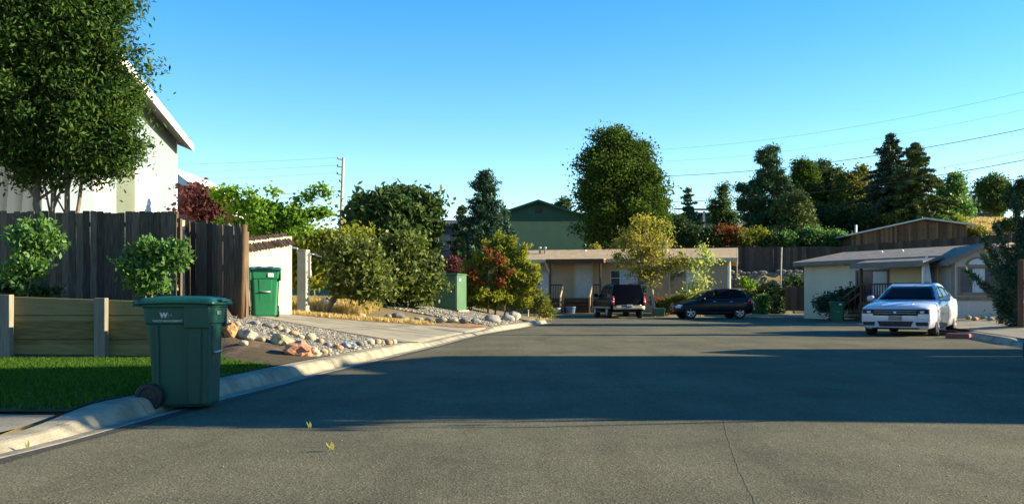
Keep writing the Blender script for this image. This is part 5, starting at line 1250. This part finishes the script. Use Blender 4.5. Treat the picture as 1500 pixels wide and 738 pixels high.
fx_, fd = XX(1357, 42.5), 42.5; mb.add([(fx_ - .05, fd, 3.0), (fx_ + .05, fd, 3.0), (fx_ + .22, fd - .05, 1.75), (fx_ - .02, fd + .06, 1.8), (fx_ + .1, fd + .1, 1.8)], [(0, 1, 2), (0, 2, 3), (1, 4, 2), (0, 3, 4), (0, 4, 1), (2, 4, 3)]); o = mb.build('furled_flag', MT['flag']); tag(o, 'white furled flag hanging on the covered deck', 'flag')
# rock beds near the mobile home
for i, (px, py, w, h, c) in enumerate(((1418, 464, 9, 6, TAN), (1428, 466, 11, 6, ORG), (1440, 463, 9, 7, CRM), (1450, 466, 10, 6, GRY), (1462, 465, 9, 5, TAN))):
    rock(px, py, w, h, c, f'small bed edging stone under the arched window, {ordn[i]} from the left', 'edging stones by the gable wing')
# ---------------------------------------------------------------- vegetation
LM = {}
LM['ash'] = leafmat('ash_leaf', [(0.016, 0.038, 0.008), (0.030, 0.066, 0.012), (0.056, 0.105, 0.017), (0.095, 0.155, 0.026)], .3, .6, .15)
LM['poplar'] = leafmat('poplar_leaf', [(.026, .050, .009), (.046, .082, .014), (.078, .118, .020)], .35)
LM['willow'] = leafmat('dull_leaf', [(0.031, 0.061, 0.018), (0.055, 0.094, 0.028), (0.088, 0.133, 0.033)], .3, .5)
LM['bright'] = leafmat('bright_leaf', [(.06, .13, .015), (.12, .22, .03), (.20, .32, .05)], .45, .45)
LM['rose'] = leafmat('rose_leaf', [(0.039, 0.094, 0.022), (0.077, 0.166, 0.039), (0.133, 0.232, 0.055)], .35, .5, .25)
LM['holly'] = leafmat('holly_leaf', [(0.039, 0.066, 0.014), (0.083, 0.111, 0.022), (0.166, 0.188, 0.044)], .25, .5, .18)
LM['yellow'] = leafmat('yellow_leaf_tree', [(.14, .16, .03), (.24, .24, .05), (.27, .22, .05), (.19, .22, .045)], .45, .5)
LM['yg'] = leafmat('yellow_green_leaf', [(0.085, 0.111, 0.017), (0.162, 0.187, 0.025), (0.238, 0.230, 0.043)], .4)
LM['olive'] = leafmat('olive_leaf', [(0.066, 0.083, 0.016), (0.122, 0.133, 0.028), (0.188, 0.177, 0.044)], .35)
LM['aspen'] = leafmat('aspen_leaf', [(.16, .22, .05), (.30, .36, .10), (.42, .42, .14)], .45)
LM['red'] = leafmat('red_leaf', [(.09, .06, .02), (.17, .055, .025), (.07, .075, .02)], .4)
LM['plum'] = leafmat('plum_leaf', [(0.051, 0.021, 0.021), (0.093, 0.034, 0.034), (0.136, 0.060, 0.051)], .35)
LM['pine'] = leafmat('pine_needle', [(0.023, 0.055, 0.026), (0.042, 0.085, 0.036), (0.072, 0.117, 0.046)], .12, .5)
LM['pinew'] = leafmat('warm_pine_needle', [(0.039, 0.058, 0.019), (0.072, 0.098, 0.029), (0.111, 0.137, 0.039)], .12, .5)
LM['spruce'] = leafmat('spruce_needle', [(0.023, 0.046, 0.029), (0.042, 0.072, 0.042), (0.065, 0.104, 0.052)], .1, .5)
LM['juniper'] = leafmat('juniper_needle', [(0.018, 0.046, 0.029), (0.033, 0.072, 0.042), (0.052, 0.104, 0.052)], .12, .5)
LM['dark'] = leafmat('dark_leaf', [(0.019, 0.039, 0.016), (0.036, 0.065, 0.023), (0.058, 0.098, 0.033)], .25, .5)

# big shade tree behind the fence
tree('shade_tree', 20.2, [(80, 150, 125, 115), (30, 60, 130, 110), (136, 60, 56, 110), (150, 190, 66, 75), (60, 205, 80, 58), (-60, 120, 90, 120), (105, -40, 85, 80), (160, 228, 38, 36)], (88, 305), .038, LM['ash'],
     'big dense green shade tree with several stems behind the dark fence', nclump=1000, nleaf=210, clump_r=.24, bark='bark', depth=.45, shell=.55, el=2.8, nlimb=40,
     stems=[(84, 70, 120, .065), (90, 110, 60, .075), (96, 135, 150, .06), (68, 50, 150, .10)], base_z=1.0, hue=.45)
tree('rose_bush', 16.9, [(50, 345, 34, 28), (40, 385, 26, 28), (66, 352, 20, 18), (30, 410, 18, 14)], (40, 432), .055, LM['rose'], 'leafy rose bush against the fence at the far left', 'bush', 'rose bushes along the fence', nclump=70, nleaf=70, clump_r=.10, trunk_r=.02, depth=.8, base_z=1.08, nlimb=12, hue=.6)
tree('rose_bush', 17.0, [(225, 378, 40, 26), (215, 412, 34, 22), (258, 380, 18, 22), (200, 395, 24, 26)], (222, 438), .055, LM['rose'], 'leafy rose bush against the fence above the green wheeled bin', 'bush', 'rose bushes along the fence', nclump=80, nleaf=70, clump_r=.10, trunk_r=.02, depth=.8, base_z=1.02, nlimb=12, hue=.6)
tree('low_plant', 17.1, [(18, 420, 22, 12), (60, 428, 20, 7)], (20, 436), .045, LM['dark'], 'low dark plant at the foot of the left rose bush', 'plant', None, nclump=26, nleaf=60, clump_r=.08, trunk_r=.01, base_z=1.1)
tree('plum_tree', 33, [(300, 300, 32, 26), (285, 285, 20, 15), (325, 315, 14, 16)], (298, 330), .09, LM['plum'], 'purple leaved plum tree behind the short brown fence', nclump=110, nleaf=60, clump_r=.22, trunk_r=.09, base_z=.95)
tree('lime_tree', 31, [(365, 305, 40, 14), (400, 308, 34, 18), (436, 305, 14, 18), (332, 286, 22, 7), (318, 280, 8, 6), (470, 312, 20, 6), (390, 332, 62, 18), (401, 281, 7, 14), (364, 286, 7, 8), (340, 276, 8, 6), (459, 276, 15, 7), (450, 290, 10, 12), (478, 281, 9, 5), (485, 312, 8, 5), (432, 282, 6, 10), (430, 322, 30, 16)], (405, 345), .085, LM['bright'],
     'bright green sprawling broad leaf tree behind the pale board shed', nclump=230, nleaf=52, clump_r=.17, trunk_r=.09, depth=.6, el=1.35, base_z=.8, shell=.7, hue=.6)
tree('hedge_shrub', 40, [(425, 370, 30, 30), (470, 365, 30, 28), (520, 360, 40, 28), (445, 400, 34, 25)], (450, 440), .11, LM['yg'], 'yellow green shrub mass behind the beige pillar', 'shrub', nclump=150, nleaf=60, clump_r=.35, trunk_r=.06, depth=1.0)
tree('hill_shrub', 62, [(455, 352, 34, 12), (490, 362, 32, 12), (430, 358, 22, 14)], (460, 375), .16, LM['dark'], 'dark green shrubs in front of the dry hill behind the pillar', 'shrub', nclump=70, nleaf=60, clump_r=.45, trunk_r=.08)
tree('leaning_tree', 30, [(520, 395, 42, 44), (505, 370, 24, 20), (545, 410, 30, 36)], (478, 446), .085, LM['holly'], 'glossy olive leaved tree leaning on a dark trunk over the rubble', nclump=170, nleaf=62, clump_r=.22, trunk_r=.10, depth=.9, top_px=(520, 385), hue=.7)
tree('glossy_bush', 33.5, [(585, 395, 58, 50), (560, 415, 42, 38), (610, 410, 32, 40), (590, 362, 34, 18), (630, 410, 16, 30)], (585, 450), .085, LM['holly'], 'large rounded glossy bush left of the utility cabinet', 'bush', nclump=300, nleaf=75, clump_r=.24, trunk_r=.08, depth=.9, hue=.3)
tree('round_tree', 52, [(575, 330, 62, 46), (545, 325, 42, 36), (610, 315, 34, 34), (590, 300, 42, 20), (540, 340, 34, 30)], (578, 430), .15, LM['willow'], 'large round headed dull green tree right of the utility pole', nclump=420, nleaf=85, clump_r=.36, trunk_r=.22, depth=.85, el=2.6)
conifer('cedar_tree', 48, 711, 252, 425, 46, LM['juniper'], 'tall pointed blue green cedar between round tree and green house', levels=40, per=11, droop=-.45, leaf=.055, tuft=150, power=.62, thick=.12, el=3.2, jag=.6)
conifer('cedar_tree', 52, 676, 300, 420, 26, LM['dark'], 'shorter dark cedar left of the tall pointed cedar', levels=20, per=8, droop=-.4, leaf=.08, tuft=60, power=.6, el=3)
conifer('cedar_tree', 50, 738, 300, 420, 26, LM['juniper'], 'small spiky cedar top just left of the green house', levels=18, per=8, droop=-.5, leaf=.08, tuft=50, power=.7, el=3)
tree('tall_shrub', 39, [(697, 412, 15, 44), (716, 400, 13, 56), (735, 398, 12, 60), (752, 404, 12, 54), (768, 412, 12, 44), (782, 408, 8, 34), (684, 420, 12, 34), (729, 356, 5, 24), (712, 362, 5, 20), (748, 362, 5, 20), (764, 372, 5, 18), (696, 376, 5, 16), (720, 435, 30, 22)], (725, 460), .055, LM['yg'], 'tall feathery yellow green shrub right of the utility cabinet', 'shrub', nclump=430, nleaf=62, clump_r=.13, trunk_r=.05, depth=1.3, stems=[(715, 705, 380, .03), (725, 730, 360, .035), (738, 760, 385, .03)], nlimb=26, el=2.6, up=((0, 0, 1), .35))
tree('red_shrub', 38.4, [(716, 368, 6, 5), (731, 382, 5, 4), (733, 412, 6, 5), (702, 412, 5, 6), (690, 398, 5, 6), (745, 398, 4, 4)], (716, 455), .075, LM['red'], 'scarlet autumn leaves growing up through the tall feathery shrub', 'shrub', nclump=46, nleaf=26, clump_r=.15, trunk_r=.02, nlimb=14)
tree('red_shrub', 44, [(664, 388, 12, 8), (672, 400, 10, 8)], (668, 430), .08, LM['plum'], 'small dark red shrub between the cabinet and the cedar', 'shrub', nclump=22, nleaf=40, clump_r=.2, trunk_r=.02)
tree('low_shrub', 44, [(790, 445, 16, 14), (800, 455, 18, 9), (778, 440, 12, 14)], (790, 462), .06, LM['olive'], 'low yellowing shrub at the kerb end in front of the tan house', 'shrub', nclump=60, nleaf=50, clump_r=.16, trunk_r=.02)
tree('big_poplar', 72, [(905, 260, 52, 70), (880, 265, 38, 55), (940, 290, 38, 60), (900, 215, 26, 32), (925, 240, 30, 35), (915, 320, 62, 36), (955, 320, 26, 32), (880, 345, 30, 22)], (905, 400), .13, LM['poplar'], 'tallest broad green poplar rising behind the tan house', nclump=800, nleaf=150, clump_r=.44, trunk_r=.32, depth=.8, el=1.3, top_px=(905, 240), shell=.5)
tree('small_far_tree', 120, [(826, 299, 10, 8), (822, 305, 10, 8)], (826, 320), 0.150, LM['dark'], 'small round tree top peeping above the green roof', nclump=30, nleaf=150, clump_r=.4, trunk_r=.15)
tree('yellow_tree', 55, [(945, 370, 44, 36), (925, 350, 28, 26), (965, 350, 28, 26), (985, 385, 26, 20), (945, 325, 24, 18), (905, 375, 16, 20), (955, 400, 34, 16), (1000, 380, 12, 18)], (958, 455), .075, LM['yellow'], 'young golden yellow tree with slim trunk in front of the tan house', nclump=300, nleaf=36, clump_r=.24, trunk_r=.11, bark='palebark', depth=.8, shell=.8, el=1.5, top_px=(948, 350), nlimb=34)
tree('slender_tree', 55, [(1026, 400, 18, 44), (1035, 375, 14, 26), (1018, 425, 20, 20)], (1026, 455), .12, LM['aspen'], 'slender pale green aspen beside the golden yellow tree', nclump=62, nleaf=18, clump_r=.26, trunk_r=.04, bark='palebark', el=1.2, shell=.8)
tree('bush', 56, [(985, 445, 18, 12), (1000, 440, 12, 10), (975, 452, 10, 8)], (985, 462), .09, LM['olive'], 'dark olive bush beside the front of the hatchback', 'bush', nclump=60, nleaf=50, clump_r=.2, trunk_r=.03)
tree('bush', 56, [(1112, 455, 10, 16), (1120, 440, 6, 12)], (1114, 466), .09, LM['rose'], 'upright green bush just right of the hatchback tail', 'bush', nclump=40, nleaf=50, clump_r=.16, trunk_r=.03)
tree('bush', 58, [(1140, 445, 10, 20), (1150, 425, 8, 12), (1135, 460, 12, 8)], (1142, 466), .09, LM['dark'], 'dark upright bush at the left end of the mobile home', 'bush', nclump=50, nleaf=60, clump_r=.2, trunk_r=.03)
tree('bright_shrub', 66, [(1096, 418, 10, 7), (1090, 414, 6, 6)], (1096, 428), .1, LM['bright'], 'small sunlit yellow green shrub before the rock wall', 'shrub', nclump=24, nleaf=30, clump_r=.2, trunk_r=.03)
tree('flowering_bush', 56.5, [(957, 440, 5, 12), (966, 446, 5, 10)], (960, 462), .08, LM['red'], 'small red leaved bush behind the planter box', 'bush', nclump=20, nleaf=26, clump_r=.14, trunk_r=.02)
tree('black_bush', 47.5, [(1230, 440, 26, 14), (1250, 436, 18, 14), (1208, 446, 14, 9)], (1232, 462), .07, LM['juniper'], 'spreading blackish bush in front of the mobile home windows', 'bush', nclump=110, nleaf=70, clump_r=.22, trunk_r=.03, el=3)
# trees on the slope
conifer('young_pine', 100, 1008, 274, 350, 20, LM['pine'], 'small pointed young pine left of the dark veranda house', levels=15, per=7, droop=-.2, leaf=.10, tuft=100, power=.7, el=3.5, jag=.7)
tree('cottonwood', 104, [(1060, 300, 8, 34), (1052, 318, 8, 20), (1044, 305, 5, 16), (1068, 325, 10, 16), (1072, 315, 6, 12)], (1060, 360), 0.130, LM['willow'], 'narrow upright cottonwood before the dark veranda house', nclump=130, nleaf=102, clump_r=.38, trunk_r=.12, el=1.3)
tree('big_pine', 98, [(1123, 222, 6, 8), (1134, 222, 5, 10), (1117, 232, 10, 8), (1130, 240, 16, 12), (1125, 258, 18, 12), (1112, 272, 20, 9), (1142, 262, 14, 10), (1100, 282, 18, 8), (1088, 276, 10, 7), (1148, 280, 18, 10), (1110, 298, 26, 12), (1150, 300, 26, 16), (1125, 318, 40, 16), (1165, 322, 24, 18), (1130, 338, 46, 16), (1090, 300, 12, 8), (1128, 208, 3, 6)], (1142, 362), .10, LM['pine'], 'tall open pine with an orange trunk showing through its crown', nclump=420, nleaf=190, clump_r=.34, trunk_r=.34, bark='pinebark', top_px=(1128, 225), el=3.5, shell=.8, flat=.2, depth=.9, nlimb=40)
tree('warm_pine', 94, [(1160, 305, 22, 22), (1168, 325, 26, 22), (1150, 340, 26, 16)], (1160, 365), .11, LM['pinew'], 'sunlit olive green pine at the right foot of the tall open pine', nclump=170, nleaf=200, clump_r=.42, trunk_r=.16, el=3.5, flat=.2)
tree('slope_poplar', 108, [(1175, 258, 12, 24), (1186, 262, 12, 22), (1180, 290, 22, 26)], (1180, 360), 0.150, LM['poplar'], 'upright green poplar, leftmost of the dark trees on the slope', group='dark trees on the slope', nclump=170, nleaf=180, clump_r=.5, trunk_r=.2)
tree('slope_poplar', 110, [(1205, 262, 12, 24), (1222, 268, 12, 20), (1213, 295, 24, 26)], (1210, 360), 0.150, LM['dark'], 'dark poplar second from the left on the slope, right of the first', group='dark trees on the slope', nclump=180, nleaf=180, clump_r=.5, trunk_r=.2)
tree('slope_tree', 106, [(1250, 285, 26, 30), (1240, 268, 14, 18), (1262, 262, 10, 18), (1255, 312, 34, 22)], (1252, 362), 0.150, LM['olive'], 'broad olive green tree left of the pair of spruces', group='dark trees on the slope', nclump=260, nleaf=192, clump_r=.5, trunk_r=.25)
tree('slope_tree', 102, [(1210, 325, 32, 22), (1190, 335, 20, 18), (1235, 335, 26, 18)], (1212, 362), 0.140, LM['dark'], 'dark low tree in front of the two poplars on the slope', group='dark trees on the slope', nclump=220, nleaf=180, clump_r=.5, trunk_r=.2)
conifer('tall_spruce', 100, 1305, 198, 352, 62, LM['spruce'], 'tallest dark spruce above the left part of the barn', levels=34, per=8, droop=.16, leaf=.11, tuft=300, power=.72, el=3.4, jag=.8, thick=.085)
conifer('tall_spruce', 97, 1341, 211, 352, 54, LM['pinew'], 'sunlit olive spruce just right of the tallest spruce', levels=32, per=8, droop=.10, leaf=.11, tuft=300, power=.66, el=3.4, jag=.85, thick=.09)
conifer('far_spruce', 118, 1377, 262, 340, 12, LM['spruce'], 'thin dark spruce tip right of the olive spruce', levels=16, per=7, leaf=.12, tuft=90, power=.8)
tree('slope_tree', 108, [(1395, 285, 18, 22), (1400, 265, 8, 10), (1388, 308, 24, 20), (1412, 305, 10, 20)], (1396, 340), 0.160, LM['rose'], 'light green drooping tree right of the spruces above the barn', group='dark trees on the slope', nclump=150, nleaf=138, clump_r=.5, trunk_r=.18)
tree('ridge_tree', 138, [(1446, 275, 14, 14), (1460, 270, 16, 12), (1472, 285, 14, 18), (1455, 295, 22, 14)], (1458, 318), 0.180, LM['willow'], 'rounded tree in front of the flat dark ridge house', nclump=150, nleaf=150, clump_r=.55, trunk_r=.25)
tree('ridge_tree', 132, [(1490, 290, 14, 18), (1504, 280, 14, 22)], (1494, 325), 0.180, LM['dark'], 'dark ridge tree cut by the right edge of the photo', nclump=90, nleaf=150, clump_r=.55, trunk_r=.25)
# undergrowth along the slope: individual shrubs
sh_cols = [('red', 'rusty red shrub'), ('olive', 'olive shrub'), ('dark', 'dark green shrub'), ('rose', 'mid green shrub'), ('yg', 'yellow green shrub')]
und = [(1040, 348, 18, 14, 2, 'under the dark veranda house'), (1058, 346, 14, 12, 0, 'below the narrow cottonwood'), (1075, 345, 12, 10, 0, 'left of the tall open pine foot'), (1090, 350, 18, 12, 1, 'at the left foot of the tall open pine'),
       (1108, 345, 12, 10, 4, 'in front of the tall open pine'), (1192, 345, 12, 12, 3, 'between the pines and the poplars'), (1222, 350, 16, 12, 3, 'left of the barn roof end'), (1242, 350, 14, 10, 2, 'touching the left barn wall'),
       (1180, 352, 14, 10, 2, 'above the hill fence near the pines'), (1270, 322, 20, 12, 2, 'behind the left barn roof'), (1300, 325, 22, 10, 1, 'behind the barn roof peak at left'), (1375, 322, 20, 10, 3, 'behind the barn roof right part'), (1400, 326, 14, 8, 4, 'above the right barn end'),
       (1130, 352, 20, 10, 2, 'in front of the orange pine trunk'), (1010, 345, 20, 18, 2, 'under the young pine'), (990, 335, 12, 22, 2, 'right of the big poplar foot'), (1150, 352, 16, 8, 3, 'right of the orange pine trunk'), (1425, 340, 18, 7, 1, 'on the dry grass below the ridge house'), (1480, 330, 16, 8, 2, 'on the dry slope by the right edge')]
for (px, py, rx, ry, c, wh_) in und:
    d = 90 if px < 1240 else 97
    tree('slope_shrub', d, [(px, py, rx, ry)], (px, min(py + ry, 362)), .12, LM[sh_cols[c][0]], sh_cols[c][1] + ' ' + wh_, 'shrub', 'shrubs along the slope', nclump=int(18 + rx * ry * .18), nleaf=120, clump_r=.38, trunk_r=.08, nlimb=8)
tree('orange_shrub', 68, [(872, 364, 6, 5)], (872, 375), .12, LM['yellow'], 'small orange shrub between the green house and the poplar', 'shrub', nclump=14, nleaf=30, clump_r=.2, trunk_r=.03)
for (px, py, rx, ry, wh_) in ((1092, 440, 18, 14, 'behind the hatchback tail'), (1124, 436, 12, 20, 'left of the thin pale post'), (1166, 420, 12, 14, 'behind the low panel gate')):
    tree('yard_shrub', 62, [(px, py, rx, ry)], (px, 462), .11, LM['dark'], 'dark shaded shrub ' + wh_, 'shrub', nclump=60, nleaf=90, clump_r=.28, trunk_r=.05)
# junipers at the right edge (arching boughs)
def juniper(name, d, bpx, boughs, label):
    x = XX(bpx, d); bz = H(x, d); root = empty(name, (x, d, bz), 0, label, 'juniper'); off = Vector((x, d, bz)); mb = MB(); Ps = []
    mb.tube([(0, 0, -.2), (.05, .05, 1.6), (.2, .1, 3.2)], [.16, .12, .05], 9)
    g = np.random.default_rng(5)
    for (x0, y0, x1, y1, fat) in boughs:
        a = W(x0, y0, d) - off; b = W(x1, y1, d) - off; a.y += g.normal() * .3; b.y += g.normal() * .5; mid = a.lerp(b, .5) + Vector((0, 0, -.12 * (b - a).length))
        pts = [a.lerp(mid, t).lerp(mid.lerp(b, t), t) for t in np.linspace(0, 1, 8)]; mb.tube(pts, [.05 - .005 * i for i in range(8)], 6, cap=False)
        m = int(900 * fat * (b - a).length); t = g.random(m) ** .8
        Pm = np.array([tuple(a.lerp(mid, u).lerp(mid.lerp(b, u), u)) for u in t]); Pm += g.normal(size=(m, 3)) * (fat * .17 * (1.15 - t) + .03)[:, None]; Ps.append(Pm)
    P = np.vstack(Ps); P = P[P[:, 2] > .03]
    leafmesh('crown', P, .03, LM['juniper'], root, el=5); mb.build('trunk', MT['bark'], root)
juniper('juniper', 28.5, 1490, [(1492, 440, 1424, 374, .5), (1492, 450, 1434, 394, .5), (1492, 430, 1452, 345, .6), (1492, 420, 1466, 325, .7), (1496, 440, 1500, 300, 1.1), (1496, 420, 1486, 345, 1.1), (1496, 470, 1470, 405, .9), (1496, 480, 1474, 440, 1.1), (1504, 460, 1488, 385, 1.3), (1510, 470, 1525, 350, 2.0), (1504, 480, 1484, 465, 1.3), (1520, 480, 1540, 300, 2.5), (1500, 400, 1486, 290, .5), (1510, 400, 1504, 250, .6)], 'dark blue green juniper with arching boughs at the right edge')
# off frame trees to the right; first two added to shade kerb and lawn
tree('street_tree', 8.95, [(2300, -130, 130, 150), (2230, -80, 90, 90)], (2300, 590), .12, LM['poplar'], 'leafy street tree off to the right of the road', nclump=60, nleaf=60, clump_r=.22, trunk_r=.1)
tree('street_tree', 11.4, [(2900, -260, 170, 260)], (2900, 560), .12, LM['dark'], 'tall street tree behind the grey house off to the right', nclump=200, nleaf=60, clump_r=.5, trunk_r=.25)
tree('street_tree', 39, [(1660, 290, 60, 60), (1680, 230, 60, 90)], (1660, 450), .16, LM['dark'], 'large dark tree beyond the juniper, out of frame', nclump=180, nleaf=60, clump_r=.5, trunk_r=.2)
# dry grass on the slopes and in the left yard
def hillgrass(n, x0, x1, y0, y1, w, h, nm, label, f=None):
    P = []; g = np.random.default_rng(n)
    while len(P) < n:
        x, y = g.uniform(x0, x1), g.uniform(y0, y1)
        if noise.noise(Vector((x * .25, y * .25, 2))) > -.15 and (f is None or f(x, y)): P.append((x, y, H(x, y) + h * .3))
    o = leafmesh(nm, np.array(P), w, MT['drygrass'], el=h / w, up=((0, 0, 1), .7)); tag(o, label, 'grass', kind='stuff')
hillgrass(26000, 44, 80, 84, 135, .10, .6, 'dry_hill_grass', 'dry golden grass on the slope below the ridge house')
hillgrass(9000, -32, -12, 80, 128, .12, .5, 'dry_hill_grass', 'dry golden grass on the hill behind the pillar')
hillgrass(16000, -9.5, -4.4, 29, 40, .02, .35, 'dry_weeds', 'dry weeds under the shrubs behind the pillar', lambda x, y: x < kx(y) - 4.2)
tufts('verge_weeds', [(XX(px, 46 + (px % 7)), 46 + (px % 7)) for px in range(770, 806, 3)], 60, .25, .3, MT['drygrass'], 'yellowing weeds along the far kerb by the tan house')
print('polys', sum(len(o.data.polygons) for o in bpy.data.objects if o.type == 'MESH'))
